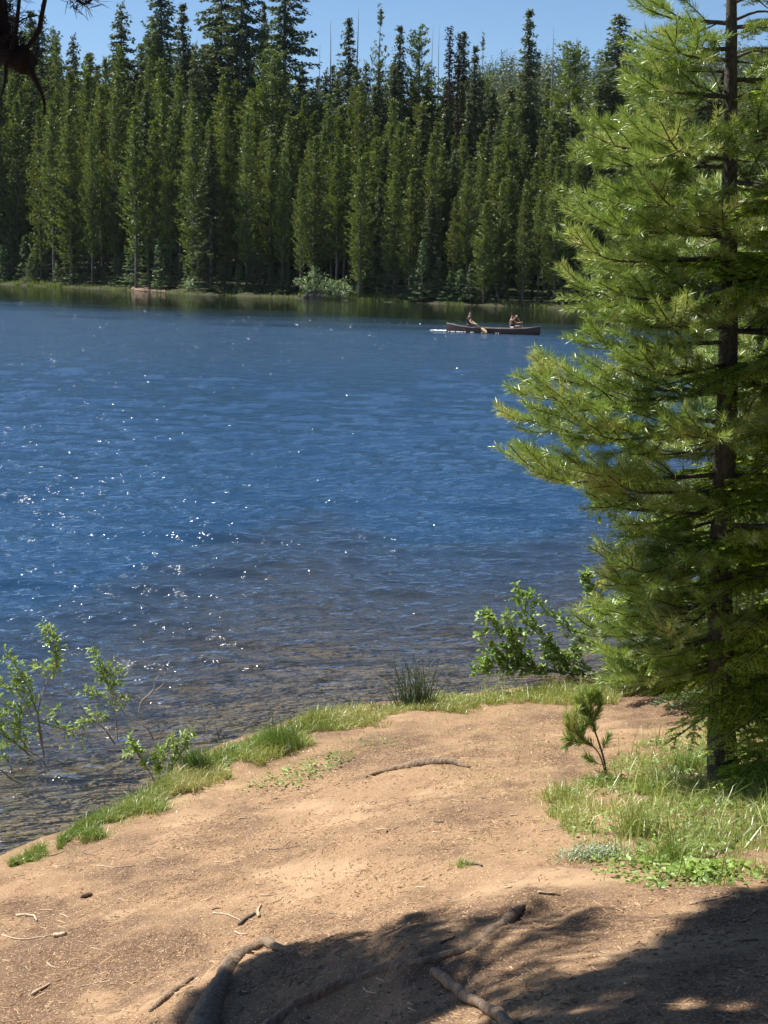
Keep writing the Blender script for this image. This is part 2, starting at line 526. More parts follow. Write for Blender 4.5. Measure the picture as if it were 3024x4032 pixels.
lake = grid('lake_water', wx, wy, wave_z, M['water'], depth)
_X, _Y = np.meshgrid(wx, wy)
_a = lake.data.attributes.new('lee', 'FLOAT', 'POINT')
_a.data.foreach_set('value', (yf(_X) - _Y).astype(np.float32).ravel())
print('ground', len(xs) * len(yy), 'water', len(wx) * len(wy))


# ------------------------------------------------------------------ the far forest
def leafcards(b, P, size, k=3, flat=0.5, a=None, up=0.0, stretch=1.0, D=None):
    """k small triangles round every point of P; flat: 0 any way round .. 1 lying level; D: a direction they stretch along"""
    P = np.asarray(P); n = len(P) * k
    if n == 0: return
    c = np.repeat(P, k, 0) + rng.normal(0, 1, (n, 3)) * np.repeat(np.broadcast_to(size, len(P)), k)[:, None] * [.45, .45, .3]
    s = np.repeat(np.broadcast_to(size, len(P)), k) * rng.uniform(.5, 1.15, n)
    d1 = rng.normal(0, 1, (n, 3)); d1[:, 2] *= (1 - flat)
    if D is not None: d1 = d1 * .6 + np.repeat(D, k, 0) * 1.6
    d1[:, 2] += up
    d1 /= np.linalg.norm(d1, axis=1)[:, None]
    d2 = rng.normal(0, 1, (n, 3)); d2[:, 2] *= (1 - flat)
    d2 -= (d2 * d1).sum(1)[:, None] * d1
    d2 /= np.linalg.norm(d2, axis=1)[:, None]
    v = np.stack([c - d2 * s[:, None] * .38, c + d2 * s[:, None] * .38, c + d1 * s[:, None] * stretch], 1).reshape(-1, 3)
    f = np.arange(3 * n).reshape(-1, 3)
    aa = np.repeat(rng.random(n) if a is None else np.clip(np.repeat(a, k) + rng.normal(0, .15, n), 0, 1), 3)
    b.add(v, f, None, aa)


def conifer(name, H, rmax, base, kind, foliage, bark, label, group, cat='tree', seed=1):
    """one conifer at the origin: trunk and crown. kind: pine, spruce, spire, young, thin, snag"""
    g = np.random.default_rng(seed)
    root = empty(name, (0, 0, 0), label, cat, group)
    t = MB()
    nseg = 10; zz = np.linspace(-.4, H * .985, nseg)
    lean = np.cumsum(g.normal(0, .03, (nseg, 2)), 0) * (H / 16)
    pts = np.column_stack([lean[:, 0], lean[:, 1], zz]); pts[0, :2] = 0
    r0 = H * (.011 if kind in ('pine', 'thin') else .014)
    rad = np.linspace(r0, .018, nseg)
    t.tube(pts, rad, 6)
    def ax(z): return np.array([np.interp(z, zz, pts[:, 0]), np.interp(z, zz, pts[:, 1]), z])
    crown = MB(); P = []; Sz = []; A = []; DD = []
    z = base * H; dz = {'pine': .32, 'spruce': .55, 'spire': .36, 'young': .26, 'thin': .5, 'snag': .7, 'open': .5}[kind]
    if kind != 'snag':
        while z < H * .99:
            tt = (z - base * H) / (H * (1 - base))
            prof = {'pine': min(1, .40 + 1.4 * tt) * (1 - tt ** 1.35) + .04,
                    'spruce': (1 - tt) ** .85 * min(1, .6 + 2 * tt) + .03,
                    'open': (1 - tt) ** .6 * min(1, .5 + 2 * tt) + .04,
                    'spire': .5 * (1 - tt) ** .6 + .12,
                    'young': (1 - tt) ** .9 + .03,
                    'thin': (.5 + .5 * math.sin(tt * 9 + seed)) * (1 - tt ** 3) + .25 * (1 - tt)}[kind]
            nb = int(g.integers(4, 8)) if kind != 'thin' else int(g.integers(1, 5))
            a0 = g.random() * 6.28
            for k in range(nb):
                if g.random() < (.14 if kind != 'open' else .35): continue
                L = rmax * prof * g.uniform(.55, 1.2)
                if kind in ('pine', 'open') and g.random() < .10: L *= 1.35
                if L < .12: L = .12
                az = a0 + k * 6.28 / nb + g.normal(0, .25)
                d = np.array([math.cos(az), math.sin(az), 0])
                zz0 = z + g.normal(0, .12)
                o = ax(min(zz0, H))
                n = max(2, int(L / .21)); s = np.linspace(.22 if kind in('pine','open') else .12, 1, n)
                if kind in ('pine', 'thin', 'open'): dzb = (.15 * s + .42 * s ** 2) * L
                elif kind == 'young': dzb = (-.05 * s + .12 * s * s) * L
                else: dzb = (-.52 * s + .34 * s * s) * L
                q = o[None] + d[None] * (s * L)[:, None]; q[:, 2] += dzb
                if L > .5 and tt < .85:
                    t.tube([o, o + d * L * .5 + [0, 0, dzb[n // 2]], q[-1]], [.022, .014, .006], 3, cap=False)
                w = .26 * L * np.sqrt(s) * (1.05 - s * .75)
                m_ = 2 if kind in ('spruce', 'open') else 1
                for rep in range(m_ + 1):
                    side = g.uniform(-1, 1, n)[:, None] * w[:, None] * np.array([-d[1], d[0], 0])[None]
                    qq = q + side
                    qq[:, 2] -= np.abs(g.normal(0, .06, n)) * (1.5 if kind in ('spruce', 'spire') else 0)
                    P.append(qq); Sz.append(np.full(n, {'pine': .23, 'spruce': .30, 'spire': .20, 'young': .17, 'thin': .24, 'open': .25}[kind]) * g.uniform(.8, 1.15, n))
                    A.append(.25 + .6 * s * g.uniform(.5, 1.2)); DD.append(np.repeat((d + [0, 0, .55 if kind in ('pine', 'thin', 'open') else -.25])[None], n, 0))
            z += dz * g.uniform(.7, 1.3) * (1 - .45 * tt)
        top = ax(H * .97)
        P.append(np.repeat(top[None], 4, 0) + g.normal(0, .05, (4, 3))); Sz.append(np.full(4, .13)); A.append(np.full(4, .6)); DD.append(np.repeat([[0, 0, 1.]], 4, 0))
        P = np.vstack(P); leafcards(crown, P, np.concatenate(Sz), 3, .35 if kind in ('pine', 'thin', 'open') else .55, np.concatenate(A), 0, 1.0, np.vstack(DD))
    # bare twigs below the crown
    z = H * .08; hi = base * H + 1.5 if kind != 'snag' else H * .97
    while z < hi:
        az = g.random() * 6.28; L = g.uniform(.25, .9) * (1 if kind != 'snag' else 1.1 - z / H) * min(1.4, rmax)
        o = ax(z); d = np.array([math.cos(az), math.sin(az), g.uniform(-.35, .25)])
        t.tube([o, o + d * L * .6, o + d * L + [0, 0, g.normal(0, .06)]], [.02, .013, .005], 3, cap=False)
        z += g.uniform(.12, .5)
    t.build('trunk', bark, root)
    if kind != 'snag': crown.build('crown', foliage, root)
    return root


G_PINE = 'young lodgepole pines along the far shore'
G_SPR = 'tall dark spruces on the slope behind the shore pines'
G_YNG = 'small firs under the shore trees'
L_PINE = 'bushy yellow green lodgepole pine in the wood behind the far shore'
L_SPR = 'dark green pointed spruce rising behind the shore pines'
G_OPEN = 'loose crowned old pines high on the slope'
L_OPEN = 'loose crowned grey green old pine high in the wood behind the shore pines'
L_YNG = 'small young fir in the shade at the foot of the far wood'
pro = {
    'pine': [conifer('lodgepole_pine', 16, 2.15, b, 'pine', M['pine_far'], M['bark_far'], L_PINE, G_PINE, seed=20 + i) for i, b in enumerate([.08, .16, .24, .12, .2])],
    'spruce': [conifer('spruce_tree', 22, r_, .10, 'spruce', M['spruce_far'], M['bark_far'], L_SPR, G_SPR, seed=40 + i) for i, r_ in enumerate([4.6, 3.9, 5.0, 3.2])],
    'young': [conifer('young_fir', 5, r_, .03, 'young', M['fir_far'], M['bark_far'], L_YNG, G_YNG, seed=60 + i) for i, r_ in enumerate([1.25, 1.0, 1.4])],
    'open': [conifer('old_pine', 22, 2.6, .45, 'open', M['pine_far'], M['bark_far'], L_SPR, G_SPR, seed=70 + i) for i in range(2)],
    'spire': [conifer('narrow_dead_spruce', 20, 1.25, .10, 'spire', M['dead_far'], M['bark_far'], L_SPR, G_SPR, seed=80)],
    'thin': [conifer('thin_pine', 20, 1.5, .5, 'thin', M['pine_far'], M['bark_far'], L_SPR, G_SPR, seed=91)],
    'snag': [conifer('dead_snag', 22, .9, .9, 'snag', M['spruce_far'], M['snag'], L_SPR, G_SPR, 'dead tree', seed=90 + i) for i in range(2)],
}
PH = {'pine': 16, 'spruce': 22, 'young': 5, 'open': 22, 'spire': 20, 'thin': 20, 'snag': 22}
used = {}


def plant(kind, u, vtop, back, label=None, group=None, name=None, wid=1.0, i=None):
    """a tree of this kind, BACK metres behind the far shore, standing under photo column u with its top at row vtop"""
    d = ray(u, 290); sy = yf(0)
    for _ in range(6): xx = d[0] / d[1] * (sy + back); sy = yf(xx)
    y = sy + back; x = d[0] / d[1] * y
    z = gz(x, y)
    top = at(u, vtop, y)[2]
    h = max(1.5, top - z)
    x = (at(u, (vtop + 280) / 2, y)[0])
    ps = pro[kind]; i = int(rng.integers(len(ps))) if i is None else i
    sc = h / PH[kind]; w = (sc ** .6) * wid * (rng.uniform(.72, 1.32) if not label else 1.0)
    loc = (x, y, z)
    key = (kind, i)
    if key not in used:
        used[key] = 1; r = ps[i]; r.location = loc; r.rotation_euler = (0, 0, rng.random() * 6.28); r.scale = (w, w, sc)
    else:
        r = copy_tree(ps[i], loc, rng.random() * 6.28, (w, w, sc))
    r['label'] = label or {'pine': L_PINE, 'spruce': L_SPR, 'young': L_YNG, 'open': L_OPEN}.get(kind, L_SPR)
    if not label: r['group'] = {'pine': G_PINE, 'spruce': G_SPR, 'young': G_YNG, 'open': G_OPEN}.get(kind, G_SPR)
    if kind == 'spruce' and back < 20 and not label:
        r['label'] = 'dark spruce standing among the yellow green pines near the far shore'; r['group'] = 'spruces mixed among the shore pines'
    if label and 'group' in r: del r['group']
    if name: r.name = name
    return r


# trees one can tell apart against the sky (u, top row, metres behind the shore, width)
FEAT = [
    ('spruce', 122, 3, 22, 'lone pointed spruce against the sky in the gap at the left of the wood', 1.0, 0),
    ('spruce', 160, -45, 24, 'huge spruce running out of the top of the picture, right of the lone pointed one', 1.05, 1),
    ('spruce', 184, 2, 16, 'brownish green spruce tip reaching the top edge beside the largest sky gap', .9, 3),
    ('spruce', 219, -50, 22, 'huge dark spruce on the right side of the left sky gap, its top cut off', 1.15, 0),
    ('spruce', 240, -62, 20, 'huge spruce in the middle of the tall dark group, top cut off', 1.05, 2),
    ('spruce', 284, -60, 26, 'huge spruce ending the tall dark group, open sky on its right', 1.05, 2),
    ('spruce', 262, 2, 34, 'slim spruce tip showing between the two huge dark spruces', .6, 3),
    ('open', 272, 46, 12, 'broad pale topped old pine in front of the huge dark spruces', 1.2, 0),
    ('snag', 328, 17, 34, 'tall bare grey snag left of the wood middle', .8, 0),
    ('spruce', 347, 14, 34, 'spruce with a full pointed top between two bare snags', .8, 1),
    ('snag', 356, 5, 40, 'tallest bare snag, fine twigs against the sky', .9, 1),
    ('thin', 377, 4, 34, 'tall thin pine with tufted see-through crown against the sky', .9, 0),
    ('spruce', 398, 25, 32, 'spruce with a dense round shouldered top right of the tufted thin pine', .8, 3),
    ('open', 418, 22, 34, 'open crowned grey green pine with drooping side tufts near the wood middle', .9, 1),
    ('snag', 430, 21, 42, 'slender bare snag standing left of the brown black spires', .5, 0),
    ('snag', 437, 22, 46, 'slender bare snag close to the brown black spires', .5, 1),
    ('spire', 447, 26, 24, 'narrow brown black dead spruce, the taller of two dark spires', 1.0, 0),
    ('spire', 456, 33, 26, 'narrow brown black dead spruce, the shorter of two dark spires', 1.0, 0),
    ('spruce', 462, 28, 36, 'spruce with long level branches right beside the dark spires', .75, 1),
    ('thin', 481, 33, 60, 'small thin pine alone against the hazy ridge', .7, 0),
    ('spruce', 472, 45, 30, 'short tipped spruce between the dark spires and the hazy ridge', .7, 3),
    ('spruce', 526, 8, 22, 'tall leaning spire of a spruce standing before the hazy ridge', .85, 3),
    ('snag', 549, 22, 34, 'pale grey snag beside the tall spruce spire before the ridge', .8, 1),
    ('open', 566, 38, 30, 'round topped pine right of the pale grey snag', 1.2, 1),
    ('spruce', 613, 12, 18, 'broad spruce with a sharp tip, nearest the big pine on the right', 1.3, 2),
    ('spruce', 597, 78, 16, 'olive green spruce leaning on the broad sharp tipped one', 1.0, 0),
    ('spruce', 646, 58, 24, 'dark spruce half hidden behind the big pine on the right', 1.0, 0),
    ('snag', 318, 40, 30, 'thin grey snag stem at the left of the wood middle, half hidden', .6, 1),
]
for kd, u, v, b, lb, w, i in FEAT: plant(kd, u, v, b, lb, wid=w, i=i)
# rows of the rest; the crest line dips from left to right
U_ = [-60, 0, 40, 85, 105, 130, 150, 200, 225, 300, 330, 400, 470, 520, 600, 700, 820]
CREST = [-40, -20, -5, 38, 58, 50, 10, 40, 20, 58, 52, 48, 60, 69, 70, 66, 50]
PIN = [80, 85, 88, 84, 80, 90, 88, 92, 104, 122, 128, 140, 150, 158, 160, 155, 150]
for back, du, dv, wd in ((46, 13.5, 4, .85), (34, 16, 14, .9), (24, 19, 34, .9)):
    u = -40.0
    while u < 810:
        plant('spruce' if rng.random() < .86 else 'open', u, np.interp(u, U_, CREST) + dv + abs(rng.normal(0, 16)), back + rng.normal(0, 2.5), wid=wd)
        u += du * rng.uniform(.7, 1.35)
for back, du, dv in ((15, 14, -26), (8.5, 13, 0), (3.0, 18, 26)):
    u = -40.0
    while u < 800:
        pv = np.interp(u, U_, PIN) + dv
        plant('pine' if rng.random() < .86 else 'spruce', u, pv + rng.normal(0, 13), back + rng.normal(0, 1.3), wid=.86)
        u += du * rng.uniform(.7, 1.35)
u = -30.0
while u < 790:
    if not 296 < u < 352: plant('young', u, 264 + u * .03 - abs(rng.normal(0, 22)), rng.uniform(.8, 3.5), wid=1.15)
    u += rng.uniform(6, 13)
for k_ in pro:
    for i_, p_ in enumerate(pro[k_]):
        if (k_, i_) not in used:
            for c_ in list(p_.children): bpy.data.objects.remove(c_)
            bpy.data.objects.remove(p_)

# wood on the distant ridge: one mass
b = MB()
n = 3200
Y = rng.uniform(430, 800, n); X = Y * rng.uniform(-.12, .27, n)
Z = ground_z(X, Y)
Hh = rng.uniform(9, 16, n) * (1 + .35 * (rng.random(n) < .12)); Rr = Hh * rng.uniform(.11, .17, n)
kk = 26
q_ = rng.random((n, kk)) ** .8; th = rng.random((n, kk)) * 6.28; rr_ = Rr[:, None] * (1 - q_) * rng.uniform(.5, 1.1, (n, kk))
PP = np.stack([X[:, None] + rr_ * np.cos(th), Y[:, None] + rr_ * np.sin(th), Z[:, None] + Hh[:, None] * (.05 + .92 * q_)], -1)
leafcards(b, PP.reshape(-1, 3), np.repeat(.9 * Hh / 11, kk) * (1.3 - q_.ravel()) * 1.25, 2, .45, np.repeat(rng.random(n), kk), .1)
tag(b.build('ridge_forest', M['spruce_far']), 'hazy blue conifer wood covering the distant ridge', 'forest', kind='stuff')

# ------------------------------------------------------------------ needles and boughs
def curve(pts, n):
    """smooth polyline through a few points"""
    pts = np.asarray(pts, float)
    t = np.concatenate([[0], np.cumsum(np.linalg.norm(np.diff(pts, axis=0), axis=1))]); t /= t[-1]
    T = np.linspace(0, 1, n); out = np.zeros((n, 3)); k = len(pts)
    if k == 2: return pts[0] + (pts[1] - pts[0]) * T[:, None]
    mm = np.gradient(pts, t, axis=0)
    for i_, x in enumerate(T):
        j = min(k - 2, np.searchsorted(t, x, 'right') - 1); h = t[j + 1] - t[j]; s = (x - t[j]) / h
        out[i_] = (2 * s ** 3 - 3 * s ** 2 + 1) * pts[j] + (s ** 3 - 2 * s ** 2 + s) * h * mm[j] + (3 * s ** 2 - 2 * s ** 3) * pts[j + 1] + (s ** 3 - s ** 2) * h * mm[j + 1]
    return out


class Twigs:
    """segments that bear needles; flush() turns them into needles"""
    def __init__(s): s.p = []; s.q = []; s.w = []

    def add(s, pts, s0=0.0, w=1.0):
        pts = np.asarray(pts); k = int(s0 * (len(pts) - 1))
        s.p.append(pts[k:-1]); s.q.append(pts[k + 1:]); n = len(pts) - 1 - k
        s.w.append(np.full(n, w) if np.isscalar(w) else w)

    def needles(s, b, per_m, L, width, ang=48, flat=False, tipage=None):
        p = np.vstack(s.p); q = np.vstack(s.q); l = np.linalg.norm(q - p, axis=1)
        cnt = rng.poisson(l * per_m)
        P = np.repeat(p, cnt, 0); Q = np.repeat(q, cnt, 0); n = len(P)
        t = rng.random((n, 1)); o = P + (Q - P) * t
        A = Q - P; A /= np.linalg.norm(A, axis=1)[:, None] + 1e-9
        rv = rng.normal(0, 1, (n, 3))
        if flat:
            side = np.cross(A, [0, 0, 1.0]); side /= np.linalg.norm(side, axis=1)[:, None] + 1e-6
            sg = np.where(rng.random(n) < .5, 1, -1)[:, None]
            rv = side * sg + np.array([0, 0, 1]) * rng.normal(.18, .28, (n, 1))
        rv -= (rv * A).sum(1)[:, None] * A; rv /= np.linalg.norm(rv, axis=1)[:, None] + 1e-6
        a = np.radians(ang + rng.normal(0, 9, (n, 1)))
        d = A * np.cos(a) + rv * np.sin(a)
        d[:, 2] += .10 * (not flat)
        ln = L * rng.uniform(.7, 1.1, (n, 1))
        e = np.cross(d, rng.normal(0, 1, (n, 3))) if not flat else np.cross(d, np.cross(A, rv) + rng.normal(0, .5, (n, 3)))
        e /= np.linalg.norm(e, axis=1)[:, None] + 1e-6
        e *= width / 2
        mid = o + d * ln * .55
        v = np.stack([o - e * .6, o + e * .6, mid + e, o + d * ln, mid - e], 1).reshape(-1, 3)
        i = np.arange(n)[:, None] * 5
        f4 = i + np.array([[0, 1, 2, 4]]); f3 = i + np.array([[4, 2, 3]])
        W_ = np.repeat(np.concatenate(s.w), cnt)
        b.add(v, f3, f4, np.repeat(np.clip(W_ * .55 + rng.normal(.2, .2, n), 0, 1), 5))


def pine_bough(tw, wood, root, tip, sag=.06, dens=1.0, lift=.10, r0=.014, bare=.3):
    root = np.asarray(root, float); tip = np.asarray(tip, float)
    L = np.linalg.norm(tip - root); ax = (tip - root) / L
    m1 = root + ax * L * .4 + np.array([0, 0, -sag * L]); m2 = root + ax * L * .8 + np.array([0, 0, -sag * L - lift * L * .3])
    main = curve([root, m1, m2, tip], max(6, int(L / .06)))
    wood.tube(main, np.linspace(r0, .0035, len(main)), 5, cap=False)
    tw.add(main, max(bare, 1 - .75 / L), 1.0)
    s = max(bare * .6, .12); side = 1
    while s < .93:
        k = int(s * (len(main) - 1)); o = main[k]; T = main[min(k + 1, len(main) - 1)] - main[max(k - 1, 0)]; T /= np.linalg.norm(T)
        lt = min(.50, .15 + .40 * L * (1 - s) ** .8) * rng.uniform(.65, 1.15) * dens ** .3
        for sg in (side, -side):
            if rng.random() < .12: continue
            sd = np.cross(T, [0, 0, 1.0]); sd /= np.linalg.norm(sd) + 1e-6
            roll = rng.normal(0, .5)
            d = T * .72 + sd * sg * .75 * math.cos(roll) + np.array([0, 0, 1]) * (.12 + .6 * math.sin(roll)); d /= np.linalg.norm(d)
            e = o + d * lt + T * lt * .22 + np.array([0, 0, lt * rng.uniform(0, .25)])
            c = curve([o, o + d * lt * .55, e], max(4, int(lt / .05)))
            wood.tube(c, np.linspace(.0055, .0025, len(c)), 4, cap=False)
            tw.add(c, .30, rng.uniform(.3, .9))
            if lt > .26:
                for sg2 in (-1, 1):
                    o2 = c[len(c) // 2]; sd2 = np.cross(d, [0, 0, 1.0]); sd2 /= np.linalg.norm(sd2) + 1e-6
                    c2 = curve([o2, o2 + d * lt * .3 + sd2 * sg2 * lt * .22 + [0, 0, .02]], 4)
                    tw.add(c2, 0, rng.uniform(.2, .7))
        side = -side
        s += .115 / L * rng.uniform(.8, 1.25)
    return main


def fir_bough(tw, wood, root, tip, droop=.10, wmax=.42, r0=.010, mid=None):
    root = np.asarray(root, float); tip = np.asarray(tip, float)
    L = np.linalg.norm(tip - root); ax = (tip - root) / L
    main = curve([root, (root + ax * L * .5 + np.array([0, 0, droop * L])) if mid is None else mid, tip], max(8, int(L / .05)))
    wood.tube(main, np.linspace(r0, .003, len(main)), 5, cap=False)
    tw.add(main, .35, .8)
    s = .16
    while s < .97:
        k = int(s * (len(main) - 1)); o = main[k]; T = main[min(k + 1, len(main) - 1)] - main[max(k - 1, 0)]; T /= np.linalg.norm(T)
        lt = min(wmax, .07 + .42 * L * (1 - s))
        for sg in (1, -1):
            if rng.random() < .08: continue
            l2 = lt * rng.uniform(.6, 1.15)
            sd = np.cross(T, [0, 0, 1.0]); sd /= np.linalg.norm(sd) + 1e-6
            d = T * .66 + sd * sg * .78 + np.array([0, 0, rng.normal(-.10, .12)]); d /= np.linalg.norm(d)
            c = curve([o, o + d * l2 * .5, o + d * l2 + T * l2 * .15 + np.array([0, 0, -l2 * rng.uniform(0, .28)])], max(4, int(l2 / .05)))
            wood.tube(c, np.linspace(.004, .002, len(c)), 3, cap=False)
            tw.add(c, 0, rng.uniform(.3, 1.0))
            q = .3
            while q < .9 and l2 > .14:
                o2 = c[int(q * (len(c) - 1))]
                for sg2 in (1, -1):
                    sd2 = np.cross(d, [0, 0, 1.0]); sd2 /= np.linalg.norm(sd2) + 1e-6
                    l3 = l2 * .42 * (1 - q * .6) * rng.uniform(.7, 1.2)
                    d3 = d * .68 + sd2 * sg2 * .74
                    tw.add([o2, o2 + d3 * l3 * .5, o2 + d3 * l3 + np.array([0, 0, -.15 * l3])], 0, rng.uniform(.3, 1.1))
                q += .17
        s += .075 / L * rng.uniform(.8, 1.2)
    return main


def trunk_mesh(px, y, r_top, r_bot, base_uv=None, n=24):
    """trunk through the given photo columns/rows at distance y"""
    P = np.array([at(u, v, y) for u, v in px])
    return curve(P, n)


# ------------------------------------------------------------------ the pine on the right
PY = 12.6
base = ong(725, 782); BY = base[1]
pine = empty('pine_tree', tuple(base), 'big sunlit pine with long needled boughs reaching left over the lake', 'pine tree')
pw = MB()
tp = curve([base + [0, 0, -.25], at(722, 740, BY), at(720, 600, BY), at(727, 400, BY + .02), at(729, 250, BY + .02), at(731, 60, BY), at(733, -120, BY)], 40)
rr = np.interp(np.linspace(0, 1, 40), [0, .04, .12, .5, .8, 1], [.13, .105, .092, .066, .042, .022])
pw.tube(tp, rr, 14, wob=.10)
ptw = Twigs()


def trunk_at(z): return np.array([np.interp(z, tp[:, 2], tp[:, 0]), np.interp(z, tp[:, 2], tp[:, 1]), z])


TIPS = [(652, -30, -.1), (641, 0, .15), (634, 32, -.25), (647, 53, .3), (626, 80, .1), (640, 76, -.4), (620, 123, .3), (632, 100, .5), (587, 133, -.25), (584, 151, .2),
        (600, 140, .5), (573, 188, -.1), (569, 209, .35), (590, 214, -.4), (569, 232, -.3), (590, 245, .5), (565, 272, .05), (598, 282, -.5), (582, 330, -.2), (600, 305, .5),
        (531, 356, .1), (517, 374, -.3), (509, 411, .15), (566, 410, -.45), (508, 451, -.15), (600, 395, .6), (585, 491, .1), (602, 470, -.5), (560, 455, .6),
        (640, 350, -.7), (650, 180, -.8), (655, 300, -.8), (660, 120, -.9), (665, 30, -.6), (640, 430, .8)]
for u, v, dy in TIPS:
    tip = at(u, v, BY + dy)
    rt = trunk_at(tip[2] + rng.uniform(-.10, .05) * 1.0 - .10)
    pine_bough(ptw, pw, rt, tip, sag=rng.uniform(.02, .09), r0=.017)
z = 2.1
while z < 8.3:
    o = trunk_at(z)
    Lm = float(np.interp(z, [2.1, 2.6, 3.4, 4.2, 5, 6, 7, 8.3], [.8, 1.35, 1.5, 1.15, 1.15, .95, .65, .3]))
    for k in range(3):
        az = rng.random() * 6.28
        if math.cos(az) < -.6: continue
        L = Lm * rng.uniform(.55, 1.0)
        tip = o + np.array([math.cos(az) * L, math.sin(az) * L, rng.uniform(.0, .18) * L])
        pine_bough(ptw, pw, o, tip, sag=rng.uniform(.02, .08), r0=.015)
    z += .32
# lower left boughs, fading down the trunk
for u, v, dy in [(596, 545, .2), (601, 575, -.3), (585, 600, .0), (577, 618, .35), (590, 640, -.2), (612, 655, .3), (620, 560, -.6), (640, 520, .6), (615, 520, .4), (625, 590, .3),
                 (660, 630, -.6), (606, 668, 0.0)]:
    tip = at(u, v, BY + dy)
    pine_bough(ptw, pw, trunk_at(tip[2] + rng.uniform(-.05, .12)), tip, sag=.08, r0=.012)
for k in range(26):     # broken stubs on the trunk
    zc = rng.uniform(.7, 6); o = trunk_at(base[2] + zc); az_ = rng.random() * 6.28; L_ = rng.uniform(.04, .25)
    pw.tube([o, o + np.array([math.cos(az_) * L_, math.sin(az_) * L_, rng.uniform(-.05, .03)])], [.009, .003], 5)
for u, v, dy in [(790, 20, .6), (780, 60, .8), (775, 95, .5), (770, 10, .9)]:
    tip = at(u, v, BY + dy); o = trunk_at(tip[2] - .1); pw.tube(curve([o, (o + tip) / 2 + [0, 0, .06], tip], 8), np.linspace(.012, .003, 8), 5)
# dead bare limbs under the crown
for u, v, dy in [(668, 600, .2), (690, 560, -.3), (650, 455, .2), (700, 480, .3), (675, 520, -.2), (760, 560, .2)]:
    tip = at(u, v, BY + dy); o = trunk_at(tip[2] + .15)
    pw.tube(curve([o, (o + tip) / 2 + [0, 0, -.04], tip], 7), np.linspace(.013, .003, 7), 5)
pf = MB(); ptw.needles(pf, 560, .068, .0036, 45)
pw.build('trunk', M['bark'], pine, True, tuple(base)).location = (0, 0, 0)
o_ = pf.build('crown', M['pine'], pine, False, tuple(base)); o_.location = (0, 0, 0)
print('pine needles', pf.n // 5)

# ------------------------------------------------------------------ the firs to its right
def rooted(b, name, mat, root, smooth=False):
    o = b.build(name, mat, root, smooth, tuple(root.location)); o.location = (0, 0, 0); return o


FY = 10.7
fb = np.array([at(800, 700, FY)[0], FY, 0]); fb[2] = gz(fb[0], fb[1])
fir = empty('fir_tree', tuple(fb), 'bright green fir leaning in from the right edge with flat sprays over the pine trunk', 'fir tree')
fwd = MB(); ftp = curve([fb + [0, 0, -.2], fb + [.03, 0, 3], fb + [0, 0, 6.8]], 20); fwd.tube(ftp, np.linspace(.10, .015, 20), 10, wob=.1)
ftw = Twigs()
FT = [(700, 228, -.5), (730, 222, -.7), (752, 214, -.4), (655, 280, -.5), (672, 292, -.2), (705, 300, -.7), (728, 290, -.4), (750, 300, -.8), (716, 312, -.6), (655, 386, -.5), (690, 396, -.6), (745, 380, -.7), (655, 575, -.2), (630, 560, -.3), (690, 500, -.3), (694, 223, -.2), (730, 163, .1), (639, 268, -.15), (687, 306, -.4), (668, 390, -.25), (716, 409, -.5), (733, 444, -.6), (737, 461, -.3), (744, 480, -.5),
      (639, 516, -.2), (601, 548, .1), (643, 577, -.45), (599, 582, 0), (577, 613, .1), (607, 664, .15), (639, 667, -.4), (641, 695, -.2), (700, 520, -.6), (690, 615, -.7),
      (663, 746, -.5), (700, 760, -.8), (735, 100, -.3), (745, 30, -.2), (740, 240, -.6), (720, 330, .2), (710, 560, -.1), (735, 640, -.8), (742, 300, -.5), (738, 545, -.7), (725, 790, -.9), (745, 725, -.6), (742, 690, -.4), (748, 760, -.5), (738, 820, -1.0), (750, 850, -1.3), (735, 670, -.9), (755, 640, -.3), (700, 690, -.6), (690, 715, -.5), (752, 800, -.7), (676, 655, .1), (655, 480, .3)]
for u, v, dy in FT:
    tip = at(u, v, FY + dy)
    L0 = abs(tip[0] - fb[0]); rt = np.array([fb[0], fb[1], tip[2] + rng.uniform(-.02, .22) * L0])
    fir_bough(ftw, fwd, rt, tip, droop=rng.uniform(.04, .12))
for z in np.arange(.8, 6.7, .17):
    for k in range(4):
        az = rng.uniform(-1.9, 1.9); L = (1.5 - .19 * z) * rng.uniform(.6, 1)
        o = np.array([fb[0], fb[1], fb[2] + z]); fir_bough(ftw, fwd, o, o + [math.cos(az) * L, math.sin(az) * L, -.12 * L], droop=.05)
ff = MB(); ftw.needles(ff, 430, .026, .0048, 60, True)
rooted(fwd, 'trunk', M['bark'], fir, True); rooted(ff, 'crown', M['fir'], fir)
print('fir needles', ff.n // 5)


def back_fir(x, y, H, rw, base_z, label, seed, name='fir_tree'):
    zb = gz(x, y)
    r = empty(name, (x, y, zb), label, 'fir tree')
    w = MB(); w.tube(curve([(x, y, zb - .2), (x + .03, y, zb + H * .5), (x, y, zb + H)], 16), np.linspace(.013 * H, .012, 16), 8, wob=.1)
    tw = Twigs(); z = base_z
    while z < H * .97:
        L0 = rw * (1 - z / H) ** .8 + .1
        for k in range(6):
            az = rng.random() * 6.28; L = L0 * rng.uniform(.6, 1.1)
            o = np.array([x, y, zb + z]); fir_bough(tw, w, o, o + [math.cos(az) * L, math.sin(az) * L, -.14 * L], droop=.06)
        z += .24
    f = MB(); tw.needles(f, 150, .045, .0075, 60, True)
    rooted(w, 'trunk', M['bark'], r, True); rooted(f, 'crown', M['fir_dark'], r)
    print(name, f.n // 5)
    return r


